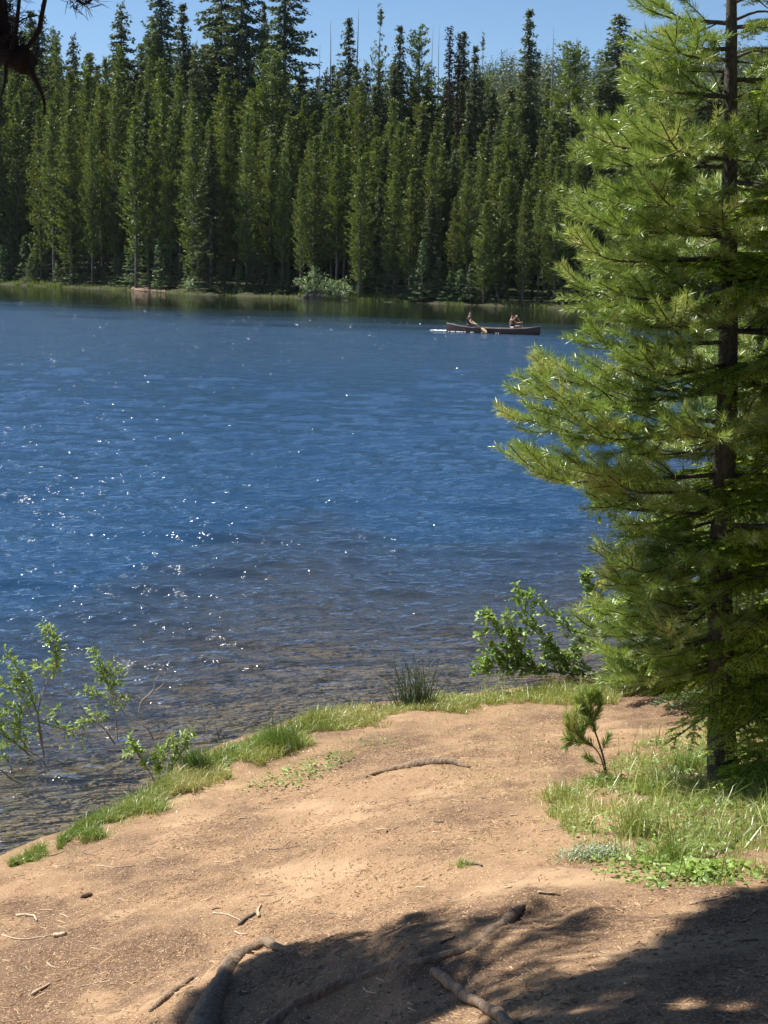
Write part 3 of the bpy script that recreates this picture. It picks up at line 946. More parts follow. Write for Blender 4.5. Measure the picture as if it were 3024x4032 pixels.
q = at(752, 500, 15.0); back_fir(q[0], 15.0, 8.5, 1.35, .3, 'dark dense fir in the shade just behind the big pine trunk', 1)
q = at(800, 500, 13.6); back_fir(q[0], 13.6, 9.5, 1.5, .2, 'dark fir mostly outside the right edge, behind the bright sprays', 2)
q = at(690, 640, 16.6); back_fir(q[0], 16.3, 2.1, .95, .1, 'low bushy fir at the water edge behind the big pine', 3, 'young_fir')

# ------------------------------------------------------------------ the tree overhead whose shade falls on the path
ox, oy = -3.3, 7.2
ob = np.array([ox, oy, gz(ox, oy)])
over = empty('fir_tree', tuple(ob), 'dark old conifer outside the left edge, one shade-painted limb hanging into the upper left corner', 'fir tree')
ow = MB(); otp = curve([ob + [0, 0, -.3], ob + [.05, 0, 5], ob + [0, 0, 14]], 30); ow.tube(otp, np.linspace(.24, .04, 30), 14, wob=.08)
otw = Twigs()
# boughs aimed so that the shade covers the near part of the path
def shade_target(u, v):
    g_ = ong(u, v)
    best = None
    for zt in np.arange(6.9, 13.5, .25):
        t = (zt - g_[2]) / S[2]; p = g_ + S * t
        uu, vv = proj(p)
        if vv > -45 and uu > -45: continue
        dd = math.hypot(p[0] - ox, p[1] - oy)
        if best is None or dd < best[0]: best = (dd, p)
    return best


SHADE = []
LINE = [(200, 1012), (240, 965), (262, 948), (300, 930), (360, 922), (410, 918), (470, 912), (520, 905), (560, 912), (620, 912), (680, 893), (730, 885), (768, 872), (900, 860)]
for i in range(460):
    u = rng.uniform(215, 900); v0 = np.interp(u, [p[0] for p in LINE], [p[1] for p in LINE]) + 7
    v = v0 + (1100 - v0) * rng.random() ** 1.4
    SHADE.append((u, v))
HOLES = [(345, 960, 22, 9), (525, 968, 20, 6), (615, 950, 16, 6), (445, 1003, 40, 14), (690, 935, 26, 8), (640, 1000, 24, 8), (300, 985, 14, 12), (735, 985, 26, 7)]
def clear_of_holes(a, e):
    for t in np.linspace(.42, 1.05, 7):
        p = a + (e - a) * t; g0 = p - S * ((p[2] - 1.2) / S[2])
        for _ in range(3): g0 = p - S * ((p[2] - gz(g0[0], g0[1])) / S[2])
        u, v = proj(g0)
        if any(((u - a_) / (c_ * 1.2 + 6)) ** 2 + ((v - b_) / (d_ * 1.2 + 4)) ** 2 < 1 for a_, b_, c_, d_ in HOLES): return False
    return True


ns = 0
for u, v in SHADE:
    if any(((u - a) / c) ** 2 + ((v - b_) / d) ** 2 < 1.3 for a, b_, c, d in HOLES): continue
    r = shade_target(u, v)
    if r is None: continue
    dd, p = r
    if dd > 5.4 or dd < .4: continue
    o = np.array([ox, oy, p[2] - .10 * dd])
    fwdv = (p - o) / dd
    if not clear_of_holes(o, p + fwdv * .18): continue
    pine_bough(otw, ow, o, p + fwdv * .18, sag=.03, r0=.02, bare=.45 if dd > 1.5 else .2, dens=1.2); ns += 1
for z in np.arange(9.5, 14, .3):
    for k in range(3):
        az = rng.random() * 6.28; L = (15.5 - z) * .42 * rng.uniform(.6, 1)
        if math.sin(az) > .5 and z < 10.5: continue
        o = ob + [0, 0, z - ob[2]]
        if not clear_of_holes(o, o + [math.cos(az) * L, math.sin(az) * L, -.05 * L]): continue
        pine_bough(otw, ow, o, o + [math.cos(az) * L, math.sin(az) * L, -.05 * L], r0=.02)
for k in range(44):      # unseen boughs added above the limb to shade it
    p = at(rng.uniform(-30, 70), rng.uniform(-20, 70), 4.7) + S * rng.uniform(.9, 2.6)
    if p[2] < 5.75: continue
    o = np.array([ox, oy, p[2] + .1]); pine_bough(otw, ow, o, p, sag=.02, r0=.02, bare=.5)
print('shade boughs', ns)
# the limb seen at the upper left, shade put into its black colour, with its dead twigs
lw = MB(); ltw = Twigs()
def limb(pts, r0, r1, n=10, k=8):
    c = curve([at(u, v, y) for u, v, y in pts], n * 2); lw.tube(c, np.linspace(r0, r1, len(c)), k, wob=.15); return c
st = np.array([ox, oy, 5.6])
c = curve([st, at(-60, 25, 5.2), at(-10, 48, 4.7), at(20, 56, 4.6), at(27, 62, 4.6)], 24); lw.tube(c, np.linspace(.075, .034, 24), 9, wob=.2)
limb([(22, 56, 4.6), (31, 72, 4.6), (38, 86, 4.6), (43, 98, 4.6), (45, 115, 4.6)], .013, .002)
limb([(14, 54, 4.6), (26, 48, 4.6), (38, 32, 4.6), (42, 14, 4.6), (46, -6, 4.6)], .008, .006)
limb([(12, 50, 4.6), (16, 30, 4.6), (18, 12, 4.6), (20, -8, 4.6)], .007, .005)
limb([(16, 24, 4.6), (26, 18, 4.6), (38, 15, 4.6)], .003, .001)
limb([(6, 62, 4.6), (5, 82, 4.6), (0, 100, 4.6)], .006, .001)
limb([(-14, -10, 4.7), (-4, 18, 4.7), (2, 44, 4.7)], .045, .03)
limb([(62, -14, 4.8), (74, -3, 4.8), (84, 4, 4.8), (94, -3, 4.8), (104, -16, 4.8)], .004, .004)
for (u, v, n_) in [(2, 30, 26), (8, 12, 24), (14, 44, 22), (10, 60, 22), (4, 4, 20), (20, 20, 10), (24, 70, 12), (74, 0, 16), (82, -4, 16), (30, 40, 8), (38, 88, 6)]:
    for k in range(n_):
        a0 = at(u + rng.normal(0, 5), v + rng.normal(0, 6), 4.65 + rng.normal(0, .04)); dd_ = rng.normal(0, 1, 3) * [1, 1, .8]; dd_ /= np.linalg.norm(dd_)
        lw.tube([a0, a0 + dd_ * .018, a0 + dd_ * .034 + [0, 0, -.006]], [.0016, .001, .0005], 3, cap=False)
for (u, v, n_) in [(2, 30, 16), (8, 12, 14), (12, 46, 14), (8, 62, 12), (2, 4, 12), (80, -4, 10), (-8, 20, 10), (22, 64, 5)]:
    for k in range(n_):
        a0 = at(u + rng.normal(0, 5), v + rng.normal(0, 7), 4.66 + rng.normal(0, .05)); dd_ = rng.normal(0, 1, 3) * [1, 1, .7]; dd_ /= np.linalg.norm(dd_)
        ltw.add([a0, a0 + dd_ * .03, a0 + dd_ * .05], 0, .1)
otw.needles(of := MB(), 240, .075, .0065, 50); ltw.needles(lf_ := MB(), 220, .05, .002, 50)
rooted(lw, 'limb', M['limb'], over, True); rooted(lf_, 'shade_black_needles', M['limb'], over)
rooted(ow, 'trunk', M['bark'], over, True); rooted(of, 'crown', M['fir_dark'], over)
print('over needles', of.n // 5)

# unseen trees added on the land behind and beside the camera: they keep the sky off the shaded bank
for (x_, y_, k__, sc_, lb_) in [(4.5, -3.5, 0, .9, 'unseen tall spruce added behind the camera on the right to block sky light'), (-5, -4, 1, 1.0, 'unseen tall spruce added behind the camera on the left to block sky light'), (.5, -7.5, 2, 1.0, 'unseen broad spruce added straight behind the camera to block sky light'),
                               (8.5, 2.5, 0, .9, 'unseen tall spruce added outside the right edge near the camera to block sky light'), (9.5, 9, 2, .8, 'unseen broad spruce added outside the right edge beside the pine to block sky light'), (-8, -1, 3, .9, 'unseen slim spruce added outside the left edge on the bank to block sky light'),
                               (6.6, 5.8, 3, .7, 'unseen slim spruce added outside the right edge to block sky light from the path')]:
    src = next(o for o in C.objects if o.name == 'spruce_tree' or o.name.startswith('spruce_tree.'))
    r = copy_tree(src, (x_, y_, gz(x_, y_)), rng.random() * 6, (sc_ * .8, sc_ * .8, sc_ * .7), lb_)
    if 'group' in r: del r['group']


# ------------------------------------------------------------------ grass
def inpoly(P, poly):
    x, y = P[:, 0], P[:, 1]; c = np.zeros(len(P), bool); n = len(poly)
    for i in range(n):
        x1, y1 = poly[i]; x2, y2 = poly[(i + 1) % n]
        c ^= ((y1 > y) != (y2 > y)) & (x < (x2 - x1) * (y - y1) / (y2 - y1 + 1e-12) + x1)
    return c


def ground_poly(pix): return [tuple(ong(u, v)[:2]) for u, v in pix]


def scatter(poly, n):
    poly = np.array(poly); lo, hi = poly.min(0), poly.max(0); out = []
    while sum(map(len, out)) < n:
        P = rng.uniform(lo, hi, (n * 2, 2)); out.append(P[inpoly(P, [tuple(q) for q in poly])])
    return np.vstack(out)[:n]


def blades(b, XY, hgt, width, lean=.5, a=None, z=None, tuft=None):
    """thin bent grass blades, one per row of XY"""
    n = len(XY)
    zz = (ground_z(XY[:, 0], XY[:, 1]) if z is None else z) - .01
    o = np.column_stack([XY, np.maximum(zz, -.25)])
    az = rng.random(n) * 6.28
    if tuft is not None: az = tuft + rng.normal(0, .5, n)
    ln = np.abs(rng.normal(0, lean, n)) + .08
    h = np.broadcast_to(hgt, n) * rng.uniform(.5, 1.15, n)
    d = np.column_stack([np.cos(az), np.sin(az), np.zeros(n)])
    s = np.column_stack([-d[:, 1], d[:, 0], d[:, 2]]) * (width * rng.uniform(.6, 1.3, n))[:, None] / 2
    rot = rng.normal(0, 1, n)[:, None]; s = s * np.cos(rot) + d * np.sin(rot) * width / 2
    m = o + d * (ln * h * .35)[:, None] + np.column_stack([np.zeros((n, 2)), h * .55])
    t = o + d * (ln * h * 1.15)[:, None] + np.column_stack([np.zeros((n, 2)), h * (1.0 - .35 * np.clip(ln, 0, 1.3))])
    v = np.stack([o - s, o + s, m + s * .8, m - s * .8, t], 1).reshape(-1, 3)
    i = np.arange(n)[:, None] * 5
    b.add(v, i + np.array([[3, 2, 4]]), i + np.array([[0, 1, 2, 3]]), np.repeat(np.clip((rng.random(n) if a is None else a + rng.normal(0, .2, n)), 0, 1), 5))


g = MB()
# the strip along the shore, in tufts of uneven height
u_ = np.array([10, 60, 80, 130, 170, 200, 240, 290, 340, 390, 430, 480, 530, 575, 620, 680, 740])
vs_ = np.array([868, 840, 828, 806, 785, 768, 748, 730, 716, 708, 702, 697, 691, 688, 684, 676, 668])    # water side
ve_ = np.array([872, 858, 848, 822, 812, 800, 784, 764, 748, 738, 728, 722, 716, 716, 722, 716, 700])    # land side
def strip_pts(n, lo=0.0, hi=1.0, ua=10, ub=735):
    uu = rng.uniform(ua, ub, n); t = rng.uniform(lo, hi, n) ** 1.0
    a = np.interp(uu, u_, vs_); e = np.interp(uu, u_, ve_)
    P = np.array([onz(x, y_, .16) for x, y_ in zip(uu, a + (e - a) * t)])
    return uu, t, P[:, :2]
uu, t_, XY = strip_pts(42000)
cl = vnoise(XY[:, 0] * 3.2, XY[:, 1] * 3.2) + .5 * vnoise(XY[:, 0] * 9, XY[:, 1] * 9)
keep = (cl + .75 > t_ * 1.25 - .15 + rng.random(len(uu)) * .2) & ~((uu > 45) & (uu < 58)) & (rng.random(len(uu)) < np.interp(uu, [0, 55, 65, 100, 110, 150, 170], [.6, .6, .9, .9, .5, .9, 1]))
XY = XY[keep]; uu = uu[keep]; t_ = t_[keep]; cl = cl[keep]
hh = np.interp(uu, [0, 100, 200, 400, 560, 700], [.07, .12, .13, .10, .14, .18]) * (1 + cl) * (1.15 - .5 * t_)
blades(g, XY, hh, .0055, .6, np.clip(.38 + t_ * .6 + cl * .4 + (uu - 300) / 800, 0, 1))
uu, t_, XY = strip_pts(5200, 1.0, 2.1, 60, 700)
keep = rng.random(len(uu)) < np.exp(-(t_ - 1) * 3.2) * (.5 + 1.2 * vnoise(XY[:, 0] * 5, XY[:, 1] * 5)); XY = XY[keep]
blades(g, XY, .05, .0045, .9, .6)
patch2 = ground_poly([(515, 815), (545, 785), (580, 765), (622, 735), (650, 722), (690, 715), (800, 690), (930, 900), (768, 905), (690, 905), (630, 890), (560, 870), (525, 845)])
XY = scatter(patch2, 4500); XY = XY[vnoise(XY[:, 0] * 4 + 5, XY[:, 1] * 4) > .02]
blades(g, XY, .055, .0045, .9, .7)
# the green patch by the pine
patch = ground_poly([(545, 815), (575, 790), (600, 775), (622, 755), (650, 742), (690, 728), (800, 700), (900, 900), (768, 892), (690, 888), (640, 868), (580, 845)])
XY = scatter(patch, 26000); cl = vnoise(XY[:, 0] * 2.6 + 5, XY[:, 1] * 2.6) + .6 * vnoise(XY[:, 0] * 8, XY[:, 1] * 8)
XY = XY[cl > -.16 + rng.random(len(cl)) * .12]; cl = vnoise(XY[:, 0] * 2.6 + 5, XY[:, 1] * 2.6)
hh = .072 * (1.1 + 1.8 * cl)
blades(g, XY, hh, .0048, .75, np.clip(.5 + 1.3 * vnoise(XY[:, 0] * 4, XY[:, 1] * 4 + 3), 0, 1))
# long arching blades
XY = scatter(patch, 900); blades(g, XY, .25, .006, .95, .45)
uu, t_, XY = strip_pts(700, 0, .6, 480, 735); blades(g, XY, .26, .005, .9, .75)
# thin dry fuzz on the bare earth
for poly, n in (([(380, 742), (560, 722), (590, 745), (560, 790), (470, 800), (420, 775)], 2600), ([(250, 770), (400, 735), (420, 745), (300, 790)], 900), ([(560, 730), (690, 718), (700, 760), (600, 750)], 900),
                ([(300, 850), (520, 830), (500, 870), (300, 880)], 260), ([(455, 862), (470, 858), (474, 866), (460, 870)], 110), ([(20, 905), (330, 800), (500, 800), (520, 880), (250, 940)], 500)):
    XY = scatter(ground_poly(poly), n); cl = vnoise(XY[:, 0] * 5, XY[:, 1] * 5); XY = XY[cl > -.05]
    blades(g, XY, .035, .0035, .9, .8)
tag(g.build('grass', M['grass']), 'yellow green grass along the water edge and round the pine foot', 'grass', kind='stuff')
print('grass', g.n // 5)


def leaf(b, o, d, L, Wd, up=None, a=.5, fold=.25):
    """one pointed leaf, folded along its rib"""
    d = np.asarray(d, float); d /= np.linalg.norm(d) + 1e-9
    up = rng.normal(0, .5, 3) + [0, 0, 1] if up is None else up
    s = np.cross(d, up); s /= np.linalg.norm(s) + 1e-9; n = np.cross(s, d)
    v = [o, o + d * L * .3 + s * Wd * .46 + n * fold * Wd, o + d * L * .35, o + d * L * .3 - s * Wd * .46 + n * fold * Wd,
         o + d * L * .68 + s * Wd * .38 + n * fold * Wd * .6 - n * L * .05, o + d * L * .7 - n * L * .04, o + d * L * .68 - s * Wd * .38 + n * fold * Wd * .6 - n * L * .05, o + d * L - n * L * .12]
    b.add(v, [(0, 1, 2), (0, 2, 3), (4, 7, 5), (5, 7, 6)], [(1, 4, 5, 2), (2, 5, 6, 3)], a)


# ground leaves among the grass
gl_ = MB()
XY = np.vstack([scatter(patch, 4200), scatter(ground_poly([(585, 870), (600, 845), (690, 850), (720, 880), (660, 893)]), 500), scatter(ground_poly([(235, 795), (320, 752), (390, 742), (300, 790)]), 350)])
cl = vnoise(XY[:, 0] * 3, XY[:, 1] * 3 + 9); XY = XY[cl > -.12]
for x, y in XY:
    zz = gz(x, y); L = rng.uniform(.018, .045); az = rng.random() * 6.28
    leaf(gl_, np.array([x, y, zz + rng.uniform(.005, .05)]), [math.cos(az), math.sin(az), rng.uniform(-.1, .6)], L, L * .6, a=rng.random())
tag(gl_.build('ground_leaves', M['alder']), 'small round green leaves of low herbs covering the soil between the grass', 'ground cover', kind='stuff')


# ------------------------------------------------------------------ shrubs built from traced stems
def shrub(name, base, label, cat, stems, bark, leafm, lmode, group=None, need=None, r0=.008):
    base = np.asarray(base, float); r = empty(name, tuple(base), label, cat, group)
    w = MB(); lf = MB()
    for st in stems:
        pts = [at(u, v, y) if not isinstance(u, np.ndarray) else u for u, v, y in st['p']]
        c = curve(pts, st.get('n', 16)); rr_ = np.linspace(st.get('r', r0), .0018, len(c)); w.tube(c, rr_, 5, cap=False, wob=.15)
        if st.get('l', 1):
            lmode(w, lf, c, st)
    rooted(w, 'stem', bark, r)
    if lf.n: rooted(lf, 'foliage', leafm, r)
    return r


def leafy(Lf, Wf, per, size=.05, from_=.3, twig=.10):
    def f(w, lf, c, st):
        n = len(c); ln = np.linalg.norm(np.diff(c, axis=0), axis=1).sum()
        for k in range(int(per * ln * st.get('d', 1))):
            t = st.get('f', from_) + (1 - st.get('f', from_)) * rng.random(); i = min(n - 2, int(t * (n - 1))); o = c[i] + (c[i + 1] - c[i]) * rng.random()
            T = c[i + 1] - c[i]; T /= np.linalg.norm(T)
            d = T * .5 + rng.normal(0, .7, 3) + [0, 0, .25]; d /= np.linalg.norm(d)
            L = twig * rng.uniform(.2, 1.0)
            w.tube([o, o + d * L], [.0015, .0008], 3, cap=False)
            for q in range(int(rng.integers(2, 5))):
                dd = d * .6 + rng.normal(0, .6, 3) + [0, 0, st.get('up', .2)]; dd /= np.linalg.norm(dd)
                s_ = rng.uniform(.6, 1.15)
                leaf(lf, o + d * L * (.5 + .5 * q / 4), dd, Lf * s_, Wf * s_, a=rng.random())
    return f


WYs = 13.6
def gl(u, v, z=0.0): return onz(u, v, z)
willow_leaf = leafy(.056, .021, 33, from_=.25, twig=.11)
def wil(*p, y=None, **k): return dict(p=[(u, v, (y or WYs)) for u, v in p], **k)
bw = gl(46, 760); WYs = float(bw[1])
shrub('willow_shrub', bw, 'leafy green willow shrub standing in the shallow water at the left edge', 'shrub', [
    wil((44, 757), (40, 735), (38, 716), (47, 682), (57, 662), (51, 637), (46, 628), r=.009, f=.62, d=2.2, n=20), wil((57, 664), (50, 668), (38, 672), (34, 668), r=.003, f=.2, d=2),
    wil((42, 740), (38, 716), (30, 692), (20, 672), (6, 655), r=.008, f=.25, d=2.4), wil((30, 692), (16, 690), (4, 684), (-8, 676), f=.1, d=2.2, r=.004), wil((36, 710), (20, 712), (6, 706), (-8, 696), f=.2, d=2.6, r=.004),
    wil((38, 722), (60, 728), (82, 735), f=.2, d=1.8), wil((40, 730), (50, 716), (58, 708), f=.3, d=2.2, r=.004), wil((76, 733), (84, 722), (88, 714), f=.2, d=2.2, r=.003),
    wil((30, 756), (14, 742), (2, 735), (-10, 722), d=2.4, r=.009), wil((28, 752), (20, 735), (16, 722), d=2.4, r=.004), wil((50, 772), (40, 758), (18, 747), (2, 742), r=.006, d=.7), wil((26, 745), (8, 728), (-6, 716), d=2.6, f=.1, r=.004),
    wil((12, 770), (5, 755), (-4, 748), d=1.4), wil((46, 750), (66, 752), (84, 744), r=.004, d=.4), wil((44, 742), (26, 728), (10, 718), (-2, 712), d=2.4, f=.1, r=.004), wil((40, 735), (24, 700), (16, 688), (10, 672), d=2, f=.3, r=.004)],
    M['willow_bark'], M['willow'], willow_leaf)
b2 = gl(116, 744)
Y2 = float(b2[1])
shrub('willow_shrub', b2, 'thin willow with bare bent stems and two leafy tips left of the forked stick', 'shrub', [
    wil((115, 744), (99, 724), (84, 716), (69, 709), y=Y2, r=.010, l=0), wil((95, 728), (70, 694), (54, 680), (36, 674), y=Y2, r=.005, l=0), wil((70, 694), (72, 676), (68, 658), y=Y2, r=.003, l=0),
    wil((118, 743), (114, 708), (107, 682), (99, 662), (95, 650), y=Y2, r=.005, f=.30, d=2.4), wil((114, 702), (110, 680), (112, 664), y=Y2, r=.003, f=.2, d=2.4), wil((110, 690), (118, 682), (120, 672), y=Y2, r=.003, f=.2, d=2.4),
    wil((112, 694), (122, 702), (126, 698), y=Y2, r=.003, f=.2, d=2.4), wil((98, 724), (97, 700), (90, 694), (86, 693), y=Y2, r=.003, f=.6, d=2), wil((95, 728), (98, 716), (104, 718), y=Y2, r=.003, d=2)],
    M['willow_bark'], M['willow'], willow_leaf)
b3 = gl(154, 741); Y3 = float(b3[1])
shrub('willow_branch', b3, 'long bare curved branch rising from the water beside the thin willow', 'branch', [
    wil((154, 741), (147, 728), (131, 720), (119, 706), (113, 688), y=Y3, r=.008, l=0), wil((154, 741), (160, 732), (163, 729), y=Y3, r=.004, l=0), wil((148, 729), (148, 715), (147, 708), y=Y3, r=.003, l=0)],
    M['willow_bark'], M['willow'], willow_leaf)
b4 = gl(160, 784, .1); Y4 = float(b4[1])
shrub('willow_seedling', b4, 'small bright willow seedling growing out of the bank grass over the water', 'shrub', [
    wil((157, 786), (145, 765), (134, 750), (125, 754), y=Y4, f=.35, d=1.9), wil((140, 758), (133, 744), (131, 738), y=Y4, f=.2, d=2), wil((160, 786), (160, 765), (166, 748), (172, 738), y=Y4, f=.2, d=2.6), wil((163, 786), (172, 765), (176, 750), (182, 735), y=Y4, f=.3, d=2.4),
    wil((163, 780), (180, 755), (188, 740), (192, 730), y=Y4, f=.5, d=1.4), wil((160, 775), (154, 762), (156, 750), y=Y4, f=.3, d=2.4)],
    M['willow_bark'], M['willow'], leafy(.065, .020, 34, twig=.05))

# dead forked stick, and the smaller ones that stand in the water
def water_stick(name, paths, label, mat, y_uv, rad):
    p0 = gl(*y_uv); b = MB()
    for k, path in enumerate(paths):
        c = curve([at(u, v, p0[1]) for u, v in path], 14); b.tube(c, np.linspace(rad * (1 if k == 0 else .7), rad * .3, 14), 6, wob=.2)
    return tag(b.build(name, mat, None, True, tuple(p0)), label, 'stick')


water_stick('dead_branch', [[(139, 716), (141, 702), (153, 692), (163, 684), (165, 672)], [(148, 696), (154, 688), (155, 680), (159, 675)]], 'pale forked dead branch standing out of the water by itself', M['stick'], (139, 714), .008)
water_stick('dead_branch', [[(204, 734), (205, 726), (215, 715)], [(206, 724), (217, 717), (222, 716)]], 'thin crooked dead branch leaning right in the water, beside the short black stub', M['stick_dark'], (204, 733), .005)
water_stick('dead_branch', [[(219, 739), (218, 733), (216, 728)], [(219, 736), (221, 732), (220, 729)]], 'short black stub of wood poking out of the water', M['stick_dark'], (219, 738), .009)
water_stick('dead_branch', [[(268, 726), (271, 720), (277, 710), (279, 706)]], 'pale straight dead stick leaning right out of the open water', M['stick'], (268, 725), .005)
water_stick('dead_branch', [[(105, 806), (104, 800), (105, 793)]], 'small upright black stick in the water just off the left bank grass', M['stick_dark'], (105, 806), .006)
water_stick('dead_branch', [[(22, 784), (12, 779), (0, 770), (-10, 766)]], 'dark branch lying half sunk at the left edge of the water', M['stick_dark'], (20, 783), .010)
water_stick('dead_branch', [[(119, 785), (128, 784), (140, 786), (150, 789)], [(119, 785), (123, 789)]], 'thin reddish twig reaching over the water at the bank', M['red_twig'], (145, 790), .004)
water_stick('dead_branch', [[(186, 708), (186, 700), (187, 693)]], 'very thin upright twig standing in the open water right of the forked branch', M['stick_dark'], (186, 707), .003)

# rush clump and the stray stems beside it
def rush(label, u0, v0, n, h, spread, name='rush_clump', mat='rush', grp=None):
    p0 = onz(u0, v0, .12); b = MB()
    for k in range(n):
        o = p0 + [rng.normal(0, spread), rng.normal(0, spread * .6), -.1]
        ln = rng.normal(0, .22, 2); H_ = h * rng.uniform(.45, 1.08)
        c = curve([o, o + [ln[0] * H_ * .35, ln[1] * H_ * .3, H_ * .55], o + [ln[0] * H_ * 1.1, ln[1] * H_, H_]], 6)
        b.tube(c, np.linspace(.0058, .0022, 6), 4, rng.random(), cap=False)
        if rng.random() < .3:
            s_ = c[4]; leafcards(b, s_[None], .012, 5, .2)
    return tag(b.build(name, M[mat], None, False, tuple(p0)), label, 'rush', grp)


rush('dense dark green rush clump with brown seed heads on the water edge', 414, 716, 110, .62, .085)
rush('sparse thin rushes with nodding seed heads left of the dense rush clump', 372, 720, 22, .30, .12)
rush('few thin stalks on the water edge between the bank willow and the sparse rushes', 278, 736, 14, .30, .10)
rush('tall bent dry stalks in the pale grass right of the dense rush clump', 470, 712, 22, .30, .22, mat='grass')


def tuft(label, u, v, n, h, sp, lean=.35, a=.2, name='grass_tuft', mat='grass', grp=None, az=None):
    p0 = ong(u, v); XY = p0[:2] + rng.normal(0, sp, (n, 2)); b = MB()
    blades(b, XY, h, .0045, lean, a, tuft=None if az is None else np.full(n, az))
    return tag(b.build(name, M[mat], None, False, tuple(p0)), label, 'grass tuft', grp)


tuft('tall blue green sedge tuft behind the bank willow seedling', 199, 776, 750, .26, .06, .55, .05, 'sedge_tuft', az=2.6)
tuft('tall fine green sedge tuft leaning over the water, left of the wood middle bank', 283, 750, 900, .25, .08, .6, .1, 'sedge_tuft', az=2.8)
tuft('bushy grass tuft hanging over the undercut bank', 150, 812, 700, .13, .07, .8, .45)
tuft('fresh green grass tuft at the lower bank end', 92, 838, 420, .12, .05, .7, .25)
tuft('lone grass tuft at the lowest left corner of the bank', 28, 862, 200, .10, .05, .7, .35)
tuft('small lone tuft on the bare earth beside a dark stick', 462, 866, 90, .06, .03, .7, .6)
tuft('pale seeding grass tuft near the sapling foot', 560, 800, 300, .17, .07, .7, .7)
tuft('spiky grass tuft in the green patch below the sapling', 640, 835, 500, .22, .06, .6, .55)
tuft('spiky grass tuft at the right of the green patch', 672, 858, 300, .17, .05, .6, .5)
tuft('sprawling long grass tuft under the pine foot', 665, 795, 600, .26, .10, .9, .4)
tuft('grass tuft at the pine foot, left side', 690, 770, 500, .20, .07, .6, .15)
b_ = MB(); p0 = ong(592, 858)
for k in range(260):
    x, y = p0[:2] + rng.normal(0, [.085, .08], 2); az = rng.random() * 6.28
    o = np.array([x, y, gz(x, y)]); h_ = rng.uniform(.02, .07)
    for q in range(5): leaf(b_, o + [0, 0, h_ * (q + 1) / 5], [math.cos(az + q * 2.4), math.sin(az + q * 2.4), .8], .026, .006, a=rng.random())
tag(b_.build('herb_cushion', M['grey_leaf'], None, False, tuple(p0)), 'grey green feathery cushion herb on the bare soil below the green patch', 'herb')
b_ = MB(); p0 = ong(705, 876)
for k in range(210):
    x, y = p0[:2] + rng.normal(0, [.10, .05], 2); az = rng.random() * 6.28; L = rng.uniform(.03, .055)
    leaf(b_, np.array([x, y, gz(x, y) + rng.uniform(.01, .07)]), [math.cos(az), math.sin(az), rng.uniform(0, .5)], L, L * .55, a=rng.random())
b_.tube([p0 + [-.12, 0, .01], p0 + [0, .01, .02], p0 + [.12, 0, .01]], .004, 5)
tag(b_.build('broadleaf_herb', M['willow'], None, False, tuple(p0)), 'bright lime green leafy herb at the edge of the tree shade', 'herb')

# ------------------------------------------------------------------ alder boughs leaning over the water
ab = ong(672, 672); AY = float(ab[1]) - .6
def ald(*p, **k): return dict(p=[(u, v, AY + k.get('dy', 0)) for u, v in p], **k)
shrub('alder_bush', ab, 'alder bush leaning left over the water with glossy toothed leaves below the pine', 'shrub', [
    ald((672, 678), (613, 676), (588, 675), (547, 671), (513, 669), (476, 665), r=.013, f=.42, d=2.2, n=22), ald((640, 676), (586, 669), (555, 650), (536, 632), (521, 606), (518, 589), r=.009, f=.40, d=1.7, n=20),
    ald((560, 672), (532, 664), (508, 637), (495, 624), (483, 615), r=.006, f=.25, d=2.4), ald((545, 670), (515, 664), (495, 655), (480, 636), r=.005, f=.3, d=2.4), ald((640, 672), (598, 647), (573, 634), (556, 617), (548, 612), r=.007, f=.4, d=1.5),
    ald((524, 612), (529, 600), (534, 597), r=.003, f=.1, d=2.4), ald((590, 672), (578, 655), (574, 648), r=.004, f=.4, d=1.8), ald((540, 668), (520, 655), (505, 648), r=.004, f=.1, d=2.4), ald((530, 640), (512, 628), (503, 620), r=.004, f=.1, d=2.2),
    ald((670, 690), (640, 665), (612, 630), (598, 606), (590, 585), (586, 575), r=.006, f=.72, d=1.6), ald((615, 640), (604, 560), (600, 515), (598, 480), r=.004, f=.8, d=1.4), ald((612, 530), (606, 500), (592, 492), r=.003, f=.6, d=1.4),
    ald((500, 668), (488, 668), (478, 672), r=.003, f=.1, d=2), ald((575, 672), (555, 660), (545, 662), r=.003, f=.2, d=1.8)],
    M['willow_bark'], M['alder'], leafy(.064, .045, 34, from_=.3, twig=.16), r0=.010)
b5 = ong(640, 690)
shrub('bare_twigs', b5, 'fan of bare reddish twigs trailing low over the water under the alder leaves', 'twigs', [
    dict(p=[(650, 684, AY - .2), (600, 682, AY - .3), (560, 676 + k * 1.5, AY - .3), (500 + k * 9, 678 + rng.uniform(-4, 6) + k, AY - .4)], r=.004, l=0, n=12) for k in range(9)],
    M['red_twig'], M['alder'], willow_leaf)

